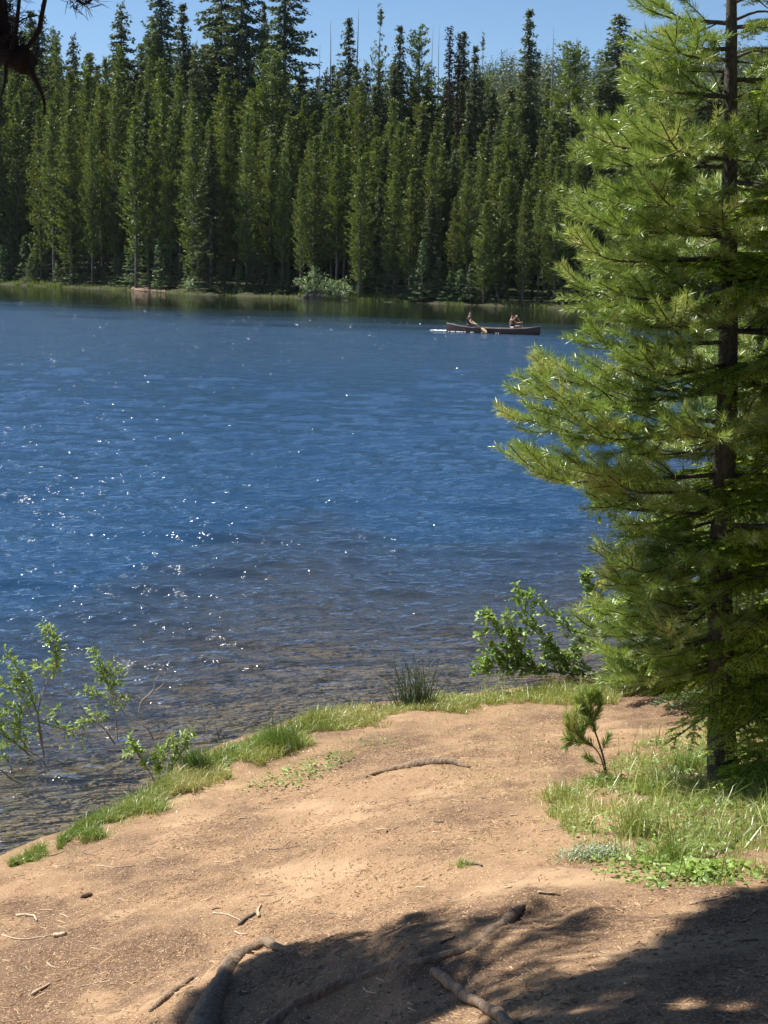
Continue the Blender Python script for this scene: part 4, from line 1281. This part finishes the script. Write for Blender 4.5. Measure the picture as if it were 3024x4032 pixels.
# ------------------------------------------------------------------ pine sapling
sb = ong(606, 776); SY = float(sb[1])
sap = empty('pine_sapling', tuple(sb), 'knee high pine sapling with two tufts of needles standing on the bare earth', 'sapling')
sw = MB(); stw = Twigs()
def sapc(pts, r0, r1, s0, n=16, dy=0):
    c = curve([at(u, v, SY + dy * i) for i, (u, v) in enumerate(pts)], n); sw.tube(c, np.linspace(r0, r1, n), 6, cap=False); stw.add(c, s0, rng.uniform(.1, .6)); return c
sapc([(607, 780), (604, 760), (598, 740), (592, 722), (590, 704), (589, 692)], .009, .004, .58)
sapc([(606, 776), (598, 752), (588, 742), (578, 735), (574, 722), (577, 708)], .006, .003, .45, dy=-.02)
sapc([(592, 722), (586, 714), (581, 700), (581, 692)], .004, .002, .2, dy=.02)
sapc([(590, 710), (596, 704), (600, 694)], .004, .002, .3)
sapc([(578, 735), (570, 726), (567, 714)], .004, .002, .25, dy=-.02); sapc([(584, 740), (580, 728), (582, 716)], .004, .002, .1, dy=.03)
sapc([(588, 742), (576, 742), (566, 738)], .003, .002, .1); sapc([(602, 752), (606, 742), (609, 736)], .003, .002, .2); sapc([(604, 765), (594, 762), (586, 756)], .003, .002, .3)
sf = MB()
for pts_ in ([(592, 722), (598, 712), (601, 702)], [(590, 712), (582, 706), (577, 698)], [(591, 704), (595, 697), (596, 690)], [(590, 716), (584, 712), (578, 706)], [(578, 736), (583, 728), (588, 722)], [(576, 740), (570, 733), (567, 724)], [(574, 744), (568, 744), (565, 748)]):
    sapc(pts_, .004, .002, 0, dy=rng.uniform(-.03, .03))
stw.needles(sf, 1500, .070, .0036, 40)
rooted(sw, 'stem', M['bark'], sap); rooted(sf, 'foliage', M['pine'], sap)

# ------------------------------------------------------------------ roots
def root_(pix, rads, label, lift=.5, mat='root', name='tree_root', sink=0.0):
    P = []; rads = np.asarray(rads, float)
    for (u, v), r in zip(pix, rads):
        q = ong(u, v); P.append([q[0], q[1], q[2] + r * lift - sink])
    n = len(pix) * 9; c = curve(P, n); rr_ = np.interp(np.linspace(0, 1, n), np.linspace(0, 1, len(rads)), rads)
    c[:, 2] += .004 * np.sin(np.arange(n) * .5)
    rr_ *= 1 + .07 * np.sin(np.arange(n) * .37 + u) + .04 * np.sin(np.arange(n) * .83)
    b = MB(); b.tube(c, rr_, 16, wob=.07)
    return tag(b.build(name, M[mat], None, True, tuple(c[0])), label, 'root')


root_([(195, 1060), (208, 1015), (222, 985), (238, 958), (262, 945), (285, 950), (318, 958)], [.10, .075, .058, .042, .030, .022, .008], 'thick pale root curving like a ridge at the bottom left of the shade', .0)
root_([(262, 1035), (300, 1003), (340, 985), (385, 968), (430, 960), (470, 948), (500, 925), (524, 905)], [.045, .034, .030, .028, .024, .030, .030, .012], 'long dusty root running through the shade up to the little dirt peak', -.35)
root_([(433, 975), (448, 986), (462, 998), (480, 1008), (496, 1018), (515, 1040)], [.018, .024, .022, .02, .024, .03], 'short round root lying bare in the deepest shade', .8)
root_([(365, 778), (385, 772), (410, 767), (430, 764), (455, 764), (470, 768)], [.010, .022, .035, .045, .030, .010], 'bleached flat root showing through the soil in the middle of the clearing', .25)
root_([(195, 978), (185, 985), (165, 1000), (150, 1012)], [.010, .018, .02, .014], 'thin root crossing the sunny soil left of the thick root', .3)

# ------------------------------------------------------------------ sticks, cone, litter
def lay(pix, r, label, mat='stick', name='stick', grp=None, n=10, taper=.5):
    P = [ong(u, v) + [0, 0, r * .8] for u, v in pix]; c = curve(P, n); c[:, 2] = ground_z(c[:, 0], c[:, 1]) + r * .7
    b = MB(); b.tube(c, np.linspace(r, r * taper, n), 6, wob=.25)
    return tag(b.build(name, M[mat], None, True, tuple(c[0])), label, 'stick', grp)


lay([(213, 914), (224, 915), (235, 919), (243, 921)], .006, 'pale curved stick touching the thick dark stick')
lay([(239, 926), (248, 919), (255, 915)], .013, 'short thick dark stick lying between two pale sticks', 'stick_dark', taper=.9)
lay([(259, 918), (258, 911), (261, 906)], .010, 'stubby pale stick standing nearly upright beside the dark stick')
lay([(2, 936), (20, 940), (40, 938), (62, 934)], .006, 'long thin pale stick at the left edge of the clearing')
lay([(54, 937), (66, 935)], .016, 'stump of broken wood at the end of the long pale stick', taper=.8)
lay([(17, 917), (30, 917), (37, 922)], .011, 'chunky pale piece of bark near the left edge')
lay([(32, 996), (42, 990), (50, 985)], .010, 'split stick near the bottom left corner')
lay([(78, 988), (92, 985), (110, 978)], .004, 'thin straight twig left of the thick root')
lay([(40, 856), (52, 856), (64, 852)], .006, 'thin bent stick on the upper left of the clearing by the bank')
lay([(97, 866), (112, 868), (135, 866)], .005, 'straight twig below the bank grass')
lay([(465, 864), (474, 865), (482, 867)], .011, 'dark stick beside the lone tuft on the bare earth', 'stick_dark')
lay([(538, 893), (550, 895), (560, 896)], .007, 'pale smooth stick right above the shade edge')
lay([(235, 933), (248, 934)], .007, 'small straight pale stick below the dark stick')
lay([(344, 872), (362, 871)], .004, 'straight twig in the middle of the sunny soil')
lay([(262, 850), (285, 849), (300, 846)], .004, 'long straight twig on the sunny soil above the crossed sticks', 'stick_dark')
lay([(440, 945), (455, 938)], .006, 'dark twig lying across a sunlit patch in the shade', 'stick_dark')
lay([(690, 905), (712, 901), (735, 893)], .006, 'thin crooked twig in the shade at the right')
lay([(655, 870), (700, 862), (740, 840), (775, 818)], .013, 'dark bare fallen bough sticking out of the green patch at the right edge', 'stick_dark', 'fallen_bough', taper=.9)
lay([(695, 775), (712, 778), (728, 786)], .008, 'forked grey branch lying at the foot of the pine')
GS = 'small scattered sticks on the bare earth'
for k in range(46):
    while True:
        u, v = rng.uniform(0, 640), rng.uniform(780, 1010)
        if v > np.interp(u, [0, 100, 200, 300, 500, 640], [880, 835, 805, 780, 775, 780]) and not (u > 545 and v < 870): break
    du = rng.uniform(5, 14); dv = rng.normal(0, 2.5)
    lay([(u, v), (u + du / 2, v + dv / 2 + rng.normal(0, .7)), (u + du, v + dv)], rng.uniform(.003, .0055), 'short thin dry stick lying on the bare earth', 'stick' if rng.random() < .7 else 'stick_dark', grp=GS)
# the pine cone
pc = ong(86, 898); pcn = MB()
axc = np.array([.9, .35, .12]); axc /= np.linalg.norm(axc); e1 = np.cross(axc, [0, 0, 1]); e1 /= np.linalg.norm(e1); e2 = np.cross(axc, e1)
for k in range(110):
    t = k / 109; th = k * 2.4; r_ = .017 * math.sin(math.pi * (.12 + .80 * t)) ** .7
    o = pc + [0, 0, .014] + axc * (t - .5) * .075; rd = e1 * math.cos(th) + e2 * math.sin(th); td = np.cross(axc, rd)
    a_ = o + rd * r_ * .3; tip = o + rd * r_ + axc * .008
    pcn.add([a_ - td * .003, a_ + td * .003, tip + td * .005, tip - td * .005, tip + rd * .002 - axc * .004], [(3, 2, 4)], [(0, 1, 2, 3)], .5)
pcn.tube([pc + [0, 0, .014] - axc * .035, pc + [0, 0, .014] + axc * .035], [.007, .004], 8)
tag(pcn.build('pine_cone', plain_mat('cone scales', (.22, .15, .10), .7), None, False, tuple(pc)), 'grey brown pine cone lying on the bare earth at the left', 'pine cone')

# wood chips, needles and crumbs of soil
lt = MB()
clear = ground_poly([(-60, 900), (60, 862), (130, 822), (240, 786), (340, 752), (440, 728), (560, 716), (640, 735), (600, 770), (545, 820), (590, 868), (700, 893), (830, 880), (860, 1090), (-60, 1090)])
XY = scatter(clear, 20000); dn = vnoise(XY[:, 0] * 1.7, XY[:, 1] * 1.7) + .5 * vnoise(XY[:, 0] * 6, XY[:, 1] * 6); XY = XY[dn + rng.random(len(dn)) * .5 > .22]
z_ = ground_z(XY[:, 0], XY[:, 1]); n = len(XY)
az = rng.random(n) * 6.28; L = rng.gamma(1.7, .0075, n) + .003; w_ = rng.uniform(.0009, .0024, n) * (1 + 1.2 * (rng.random(n) < .15)); hgt = rng.uniform(.0005, .0025, n)
d = np.column_stack([np.cos(az), np.sin(az), rng.normal(0, .12, n)]); s_ = np.column_stack([-np.sin(az), np.cos(az), np.zeros(n)])
o = np.column_stack([XY, z_ + .002])
v = np.stack([o - d * L[:, None] - s_ * w_[:, None], o - d * L[:, None] + s_ * w_[:, None], o + d * L[:, None] + s_ * w_[:, None], o + d * L[:, None] - s_ * w_[:, None]], 1)
vt = v.mean(1, keepdims=True) * .25 + v * .75; vt[:, :, 2] += hgt[:, None] + .0008
V = np.concatenate([v, vt], 1).reshape(-1, 3); i = np.arange(n)[:, None] * 8
F4 = np.vstack([i + np.array([q]) for q in ([4, 5, 6, 7], [0, 1, 5, 4], [1, 2, 6, 5], [2, 3, 7, 6], [3, 0, 4, 7])])
k_ = N('wood litter'); k_.l(k_.bsdf(k_.ramp(k_.rnd(), [(.0, (.10, .058, .034)), (.15, (.20, .12, .068)), (.7, (.36, .225, .125)), (1., (.52, .37, .23))]), .85, .2).outputs[0], k_.out.inputs[0])
lt.add(V, None, F4, np.repeat(rng.random(n), 8))
# clods
XY = scatter(clear, 1500); n = len(XY); z_ = ground_z(XY[:, 0], XY[:, 1]); r_ = rng.gamma(2, .0028, n) + .002
oct_ = np.array([[1, 0, 0], [0, 1, 0], [-1, 0, 0], [0, -1, 0], [0, 0, 1.0], [0, 0, -1.]])
V = np.column_stack([XY, z_ + .001])[:, None] + oct_[None] * r_[:, None, None] * rng.uniform(.5, 1.3, (n, 6, 1))
fo = np.array([[0, 1, 4], [1, 2, 4], [2, 3, 4], [3, 0, 4]]); F3 = (np.arange(n)[:, None, None] * 6 + fo[None]).reshape(-1, 3)
lt.add(V.reshape(-1, 3), F3, None, np.repeat(.1 + rng.random(n) * .6, 6))
tag(lt.build('wood_litter', k_.m), 'dry wood chips, needles and soil crumbs scattered over the bare earth', 'litter', kind='stuff')

# ------------------------------------------------------------------ the far bank: bushes, sedge, fallen wood
def far_pt(u, back):
    d = ray(u, 290); y = yf(0)
    for _ in range(6): y = yf(d[0] / d[1] * y) + back
    return np.array([d[0] / d[1] * y, y, max(gz(d[0] / d[1] * y, y), 0)])


def far_bush(u0, u1, h, n, label, mat='bush_far', back=.6, name='willow_bush', sz=.26):
    a_, e = far_pt(u0, back), far_pt(u1, back); b = MB(); c0 = (a_ + e) / 2; r = empty(name, tuple(c0), label, 'bush')
    w = MB(); P = []
    for k in range(n):
        t = rng.random(); o = c0 + (e - a_) * .35 * (t - .5); d = (e - a_) * (t - .5) * .9 + [0, rng.normal(0, .5), 0]
        H_ = h * (1 - .7 * abs(t - .5)) * rng.uniform(.7, 1.1); c = curve([o, o + d * .5 + [0, 0, H_ * .6], o + d + [0, 0, H_]], 6); w.tube(c, np.linspace(.03, .008, 6), 4, cap=False)
        P += [q + rng.normal(0, .16, 3) for q in c[2:] for _ in range(5)]
    leafcards(b, np.array(P), sz * .5, 4, .2)
    rooted(w, 'stem', M['bark_far'], r); rooted(b, 'foliage', M[mat], r); return r


far_bush(300, 332, 2.7, 30, 'large pale green willow bush at the waterline in the middle of the far shore', back=-.1)
far_bush(332, 350, 1.9, 14, 'lower pale green willow bush joined to the right of the large one', back=-.1)
far_bush(186, 196, 1.3, 4, 'small greyish bush under the far trees above the bare path')
far_bush(352, 362, 1.2, 4, 'small bush in the shade right of the pale willow bushes', 'fir_far', 1.5)
sg_ = MB()
for ua, ub, dn_, h_ in ((-30, 62, 1500, .34), (62, 130, 300, .25), (158, 300, 450, .25), (298, 306, 160, .45), (318, 400, 1500, .38), (400, 560, 900, .30), (560, 800, 900, .30)):
    uu = rng.uniform(ua, ub, dn_); P = np.array([far_pt(u, -.25 + abs(rng.normal(0, .5))) for u in uu])
    zc = P[:, 2]; keep = vnoise(P[:, 0] * .35, P[:, 1] * .1) > -.22
    blades(sg_, P[keep][:, :2], h_, .06, .35, None, z=zc[keep])
tag(sg_.build('shore_sedge', M['reed_far']), 'light green sedge fringe along the foot of the far wood', 'sedge', kind='stuff')
pth = MB(); pa, pb = far_pt(131, .2), far_pt(165, .2)
tt = np.linspace(0, 1, 14)
cc = pa + (pb - pa) * tt[:, None]; v = []
for i_, c_ in enumerate(cc):
    w_ = 1.8 * math.sin(math.pi * (.08 + .84 * tt[i_])) * (1 - .4 * tt[i_]); v += [c_ + [0, .0, .03], c_ + [0, w_ * .5, .12 + .12 * (1 - tt[i_])], c_ + [0, w_ + .6, .18 + .25 * (1 - tt[i_])]]
pth.add(v, None, [(3 * k + j, 3 * k + 3 + j, 3 * k + 4 + j, 3 * k + 1 + j) for k in range(13) for j in (0, 1)])
o_ = pth.build('path', plain_mat('pinkish soil', (.20, .135, .10), .9, sc=3)); o_['kind'] = 'structure'
def far_log(pts, r, label, mat='snag'):
    P = [far_pt(u, bk) + [0, 0, z] for u, bk, z in pts]; c = curve(P, 10); b = MB(); b.tube(c, np.linspace(r, r * .4, 10), 6, wob=.2)
    return tag(b.build('fallen_log', M[mat], None, True, tuple(c[0])), label, 'log')
far_log([(500, .3, .1), (497, .6, .7), (495, .8, 1.2)], .07, 'grey leaning dead stem on the far shore above the front of the canoe', 'bark_far')
far_log([(562, .3, .9), (568, .3, .5), (570, .2, .8), (574, .2, .5)], .06, 'bent pale driftwood branch on the far shore left of the big pine')
rk = MB(); q_ = far_pt(306, -.1)
rk.add(q_ + np.array([[math.cos(a) * r_ * .4, math.sin(a) * r_ * .35, z * .8] for z, r_ in ((-.1, 1), (.2, .95), (.38, .5)) for a in np.arange(7) * .898] + [[0, 0, .46]]) * [1, 1, 1], [(14 + t, 14 + (t + 1) % 7, 21) for t in range(7)], [(k * 7 + t, k * 7 + (t + 1) % 7, k * 7 + 7 + (t + 1) % 7, k * 7 + 7 + t) for k in (0, 1) for t in range(7)])
tag(rk.build('boulder', plain_mat('grey stone', (.08, .075, .07), .9, sc=3), None, False, tuple(q_)), 'grey boulder at the waterline left of the pale willow bush', 'boulder')


# ------------------------------------------------------------------ canoe and its two paddlers
cs, cb = onz(447.5, 331.3), onz(538.8, 335.0)          # stern and bow at the waterline
cl_ = cb - cs; LEN = float(np.linalg.norm(cl_)); ang = math.atan2(cl_[1], cl_[0])
print('canoe length', LEN)
KS = LEN / 5.1
cm_ = (cs + cb) / 2
canoe = empty('canoe', (cm_[0], cm_[1], 0), 'long brown canoe with two paddlers crossing the lake', 'canoe'); canoe.rotation_euler = (0, 0, ang); canoe.scale = (KS, KS, KS)
mh = plain_mat('weathered brown hull', (.050, .026, .020), .45, .4, .3, 4)
mg = plain_mat('grey gunwale', (.30, .27, .25), .5); mi = plain_mat('canoe inside', (.30, .22, .13), .7); mseat = plain_mat('cane seat', (.38, .28, .15), .7)


def hull(off, zoff=0.0):
    V = []; ns_, nr = 33, 11; half = 2.55
    for i in range(ns_):
        t = -1 + 2 * i / (ns_ - 1); hb = (.43 - off) * max(0, (1 - abs(t) ** 2.4)) ** .75 + .012
        sheer = .27 + .17 * abs(t) ** 3.2; keel = -.12 + .10 * abs(t) ** 6 + zoff
        for j in range(nr):
            s = -1 + 2 * j / (nr - 1); a = abs(s)
            yv = math.copysign(hb * (1 - (1 - a) ** 2.6) ** .6, s) if s else 0
            zv = keel + (sheer - keel) * a ** 2.2
            x = t * half * (1 - off * .02) + math.copysign(.10 * abs(t) ** 10 * (1 - ((zv - keel) / (sheer - keel) - .55) ** 2 * 2.2), t)
            V.append((x, yv, zv))
    Fq = [(i * nr + j, (i + 1) * nr + j, (i + 1) * nr + j + 1, i * nr + j + 1) for i in range(ns_ - 1) for j in range(nr - 1)]
    return np.array(V), Fq, ns_, nr


def part(b, name, mat, parent, smooth=True):
    o = b.build(name, mat, parent, smooth); return o


b = MB(); V, Fq, ns_, nr = hull(0); b.add(V, None, Fq); part(b, 'hull', mh, canoe)
b = MB(); V2, F2, _, _ = hull(.02, .02); b.add(V2, None, F2); part(b, 'lining', mi, canoe)
for side in (0, nr - 1):
    b = MB(); b.tube(V[side::nr], .014, 6); part(b, 'gunwale', mg, canoe)
for x in (-1.38, 1.02):
    b = MB()
    for y in np.linspace(-.10, .10, 3): b.tube([(x + y, -.36, .16), (x + y, .36, .16)], .022, 5)
    part(b, 'seat', mseat, canoe)
for x in (-.35, .3):
    b = MB(); b.tube([(x, -.42, .26), (x, .42, .26)], .018, 6); part(b, 'thwart', mseat, canoe)
for x in (-2.45, 2.45):
    b = MB(); s_ = 1 if x > 0 else -1
    b.add([(x, .02, .445), (x, -.02, .445), (x - s_ * .38, .12, .385), (x - s_ * .38, -.12, .385)], None, [(0, 1, 3, 2)]); part(b, 'deck', mg, canoe)

skin_m = plain_mat('paddler skin', (.46, .24, .16), .55, .35, .1, 8)
cloth = {}
for nm_, c_ in (('grey shirt', (.055, .05, .06)), ('dark cap', (.05, .05, .055)), ('black top', (.012, .012, .014)), ('white shorts', (.80, .80, .82)), ('dark shorts', (.03, .035, .05)), ('dark hair', (.03, .018, .012)), ('grey hair', (.12, .10, .09))):
    cloth[nm_] = plain_mat(nm_, c_, .85, .15, .15, 12)


def skin_mesh(name, joints, edges, mat, parent, sub=2):
    me = bpy.data.meshes.new(name); me.from_pydata([j[0] for j in joints], edges, []); me.materials.append(mat)
    o = bpy.data.objects.new(name, me); C.objects.link(o); o.parent = parent
    md = o.modifiers.new('s', 'SKIN'); md.use_smooth_shade = True
    for k, j in enumerate(joints):
        r_ = j[1]; me.skin_vertices[0].data[k].radius = r_ if hasattr(r_, '__len__') else (r_, r_)
    me.skin_vertices[0].data[0].use_root = True
    o.modifiers.new('u', 'SUBSURF').levels = sub; o.modifiers['u'].render_levels = sub
    dg = bpy.context.evaluated_depsgraph_get(); ev = o.evaluated_get(dg); nm = bpy.data.meshes.new_from_object(ev)
    nm.materials.clear(); nm.materials.append(mat)
    o.modifiers.clear(); o.data = nm; bpy.data.meshes.remove(me)
    for p_ in nm.polygons: p_.use_smooth = True
    return o


def paddler(x, name_label, lean, hands, knees, feet, man):
    """sits in the canoe at x, facing the bow (+x); all points are local to the canoe"""
    k = 1.0 if man else .92
    r = empty('person', (0, 0, 0), name_label, 'person')
    r.location = (cm_[0], cm_[1], 0); r.rotation_euler = (0, 0, ang); r.scale = (KS, KS, KS)
    pel = np.array([x, 0, .27]); sp = pel + [lean * .5, 0, .24 * k]; ch = pel + [lean * .9, 0, .42 * k]; nk = pel + [lean * 1.05, 0, .56 * k]; hd = nk + [.035, 0, .10]; ht = hd + [.02, 0, .12]
    J = [(pel, (.15, .12)), (sp, (.115, .105)), (ch, (.12, .15) if man else (.10, .125)), (nk, (.052, .052)), (hd, (.080, .070)), (ht, (.078, .072))]; E = [(0, 1), (1, 2), (2, 3), (3, 4), (4, 5)]
    shoulders = []
    for s_, h_ in zip((-1, 1), hands):
        sh = ch + [.0, s_ * (.19 if man else .155), .075]; h_ = np.array(h_, float)
        el = (sh + h_) / 2 + [-.03, s_ * .05, -.10 if h_[2] < sh[2] + .1 else -.12]
        n0 = len(J); J += [(sh, .058 if man else .045), (el, .042 if man else .034), (h_ * .85 + el * .15, .028), (h_, .034)]; E += [(2, n0), (n0, n0 + 1), (n0 + 1, n0 + 2), (n0 + 2, n0 + 3)]
        fd = (h_ - el); fd /= np.linalg.norm(fd)
        for f_ in range(4):
            n1 = len(J); o = h_ + [0, 0, 0] ; q = o + fd * .045 + np.array([.012, .0, .030 - f_ * .020]); q2 = q + np.array([.0, -s_ * .035, -.01])
            J += [(q, .010), (q2, .009)]; E += [(n0 + 3, n1), (n1, n1 + 1)]
        n1 = len(J); J += [(h_ + [-.02, -s_ * .02, .035], .011), (h_ + [.01, -s_ * .04, .045], .009)]; E += [(n0 + 3, n1), (n1, n1 + 1)]
        shoulders.append((sh, el))
    for s_, kn, ft in zip((-1, 1), knees, feet):
        hp = pel + [.06, s_ * .09, 0]; kn = np.array(kn, float); ft = np.array(ft, float); n0 = len(J)
        J += [(hp, .088), (kn, .058), (ft, .04), (ft + [.15, 0, -.02], .03)]; E += [(0, n0), (n0, n0 + 1), (n0 + 1, n0 + 2), (n0 + 2, n0 + 3)]
    skin_mesh('body', J, E, skin_m, r)
    # face
    fb_ = MB(); fc = hd + np.array([.10, 0, .035])
    fb_.tube([fc + [-.02, 0, .02], fc + [.018, 0, -.012], fc + [-.01, 0, -.02]], [.008, .014, .009], 6); part(fb_, 'nose', skin_m, r)
    for s_ in (-1, 1):
        e_ = MB(); e_.tube([hd + [.083, s_ * .028, .062], hd + [.095, s_ * .028, .060]], [.012, .007], 6); part(e_, 'eye', cloth['dark hair'], r)
        e_ = MB(); e_.tube([hd + [.0, s_ * .078, .02], hd + [-.005, s_ * .092, .05], hd + [-.01, s_ * .08, .075]], [.012, .016, .010], 6); part(e_, 'ear', skin_m, r)
    # clothes
    top = cloth['grey shirt'] if man else cloth['black top']
    J2 = [(pel + [0, 0, .05], (.165, .135)), (sp, (.132, .122)), (ch, (.136, .168) if man else (.112, .135)), (ch + [.0, 0, .06], (.10, .12))]; E2 = [(0, 1), (1, 2), (2, 3)]
    if man:
        for sh, el in shoulders: n0 = len(J2); J2 += [(sh, .074), (sh * .45 + el * .55, .062)]; E2 += [(2, n0), (n0, n0 + 1)]
    skin_mesh('shirt' if man else 'tank_top', J2, E2, top, r)
    J3 = [(pel - [0.02, 0, .0], (.168, .14)), (pel + [.02, 0, .02], (.16, .13))]; E3 = [(0, 1)]
    for s_, kn in zip((-1, 1), knees):
        hp = pel + [.07, s_ * .095, 0]; n0 = len(J3); J3 += [(hp, .104), (hp * .5 + np.array(kn) * .5, .088)]; E3 += [(0, n0), (n0, n0 + 1)]
    skin_mesh('shorts', J3, E3, cloth['dark shorts'] if man else cloth['white shorts'], r)
    if man:
        skin_mesh('cap', [(ht + [-.02, 0, .0], (.094, .088)), (ht + [-.01, 0, .045], (.075, .07))], [(0, 1)], cloth['dark cap'], r)
        cv = MB(); th = np.linspace(-1.15, 1.15, 9); a0 = ht + [-.01, 0, -.015]
        v_ = [a0 + [.085 * math.cos(t), .08 * math.sin(t), .012] for t in th] + [a0 + [.09 * math.cos(t) + .085 * math.cos(t * .7), .082 * math.sin(t), -.012] for t in th]
        v_ += [q - np.array([0, 0, .008]) for q in v_]
        cv.add(v_, None, [(i, i + 1, i + 10, i + 9) for i in range(8)] + [(i + 18, i + 27, i + 28, i + 19) for i in range(8)] + [(i + 9, i + 10, i + 28, i + 27) for i in range(8)])
        part(cv, 'cap_visor', cloth['dark cap'], r)
    else:
        skin_mesh('hair', [(ht + [-.035, 0, -.04], (.088, .084)), (ht + [-.03, 0, .025], (.078, .074)), (ht + [-.11, 0, .03], (.05, .045)), (ht + [-.14, 0, .01], (.035, .035))], [(0, 1), (1, 2), (2, 3)], cloth['dark hair'], r)
    return r


def paddle(a, e, label):
    """shaft from the top grip a to the blade end e, canoe coordinates"""
    a, e = np.array(a, float), np.array(e, float); d = e - a; L = np.linalg.norm(d); d /= L
    r = empty('paddle', (0, 0, 0), label, 'paddle'); r.location = (cm_[0], cm_[1], 0); r.rotation_euler = (0, 0, ang); r.scale = (KS, KS, KS)
    wd = plain_mat('varnished wood', (.58, .42, .22), .45)
    b = MB(); b.tube([a, a + d * (L - .45)], .016, 8); part(b, 'shaft', wd, r)
    b = MB(); sd = np.cross(d, [0, 1.0, 0]); sd /= np.linalg.norm(sd); b.tube([a - sd * .05, a + sd * .05], .018, 6); part(b, 'grip', wd, r)
    b = MB(); n_ = np.cross(d, sd); ts = np.linspace(0, 1, 9); w_ = .095 * np.array([.2, .55, .85, 1, 1, 1, .95, .8, .35]); top_ = a + d * (L - .5)
    v_ = [top_ + d * .5 * t + sd * w * q + n_ * h for t, w in zip(ts, w_) for q, h in ((-1, 0), (0, .010), (1, 0), (0, -.010))]
    b.add(v_, None, [(4 * i + j, 4 * i + (j + 1) % 4, 4 * i + 4 + (j + 1) % 4, 4 * i + 4 + j) for i in range(8) for j in range(4)] + [(0, 3, 2, 1), (32, 33, 34, 35)])
    part(b, 'blade', wd, r)
    return r


# man at the stern: both hands on a paddle that slants down to the right on our side
mh1, mh2 = (-1.13, -.28, .66), (-.74, -.44, .44)
paddler(-1.38, 'man in a grey shirt and dark cap paddling at the stern of the canoe', .06, [mh2, mh1], [(-.92, -.12, .24), (-.92, .12, .24)], [(-.62, -.14, .0), (-.62, .14, .0)], True)
paddle((-1.16, -.27, .68), (-.05, -.70, .03), 'wooden paddle of the man, slanting down over the near side of the canoe')
# woman at the bow: upper hand raised before her face, lower hand at the far gunwale
wh1, wh2 = (1.34, -.10, .93), (1.50, .26, .60)
paddler(1.02, 'woman in black top and white shorts paddling near the bow, one arm raised', .02, [wh1, wh2], [(1.42, -.10, .44), (1.45, .12, .42)], [(1.62, -.12, .02), (1.66, .12, .02)], False)
paddle((1.32, -.08, .97), (1.66, .68, .02), 'wooden paddle of the woman, held upright on the far side of the canoe')
# foam behind the stern and along the hull
fm = MB()
ux = cl_ / LEN; uy = np.array([-ux[1], ux[0], 0])
def blob(c, rx, ry, h):
    n_ = 9; th = np.arange(n_) * 6.28 / n_; j = rng.uniform(.6, 1.25, n_)
    v_ = [c + ux * rx * math.cos(t) * q + uy * ry * math.sin(t) * q for t, q in zip(th, j)] + [c + np.array([0, 0, h])]
    fm.add(v_, [(i, (i + 1) % n_, n_) for i in range(n_)])
for k in range(60):
    t = rng.random() ** 1.3; blob(cs - ux * (.1 + t * .95) + uy * rng.normal(0, .05 + .10 * t) + [0, 0, .035], rng.uniform(.03, .10), rng.uniform(.03, .09), rng.uniform(.01, .05) * (1 - .5 * t))
for k in range(26):
    blob(cs + ux * rng.uniform(.2, LEN * .6) - uy * (.46 + rng.uniform(0, .12)) + [0, 0, .03], .05, .03, .02)
tag(fm.build('foam', plain_mat('white foam', (.85, .87, .9), .6, var=.05)), 'streak of white foam trailing the stern of the canoe', 'foam', kind='stuff')

# ------------------------------------------------------------------ air
hm = N('lake air'); pv = hm.n('VolumePrincipled'); pv.inputs['Color'].default_value = (.72, .84, 1, 1); pv.inputs['Density'].default_value = HAZE
hm.l(pv.outputs[0], hm.out.inputs['Volume'])
hz = MB(); x0_, x1_, y0_, y1_, z0_, z1_ = -880, 880, -70, 2600, -6, 150
hz.add([(x0_, y0_, z0_), (x1_, y0_, z0_), (x1_, y1_, z0_), (x0_, y1_, z0_), (x0_, y0_, z1_), (x1_, y0_, z1_), (x1_, y1_, z1_), (x0_, y1_, z1_)], None,
       [(0, 3, 2, 1), (4, 5, 6, 7), (0, 1, 5, 4), (1, 2, 6, 5), (2, 3, 7, 6), (3, 0, 4, 7)])
hzo = tag(hz.build('haze', hm.m), 'thin blue summer haze over the lake and ridge', 'haze', kind='stuff')
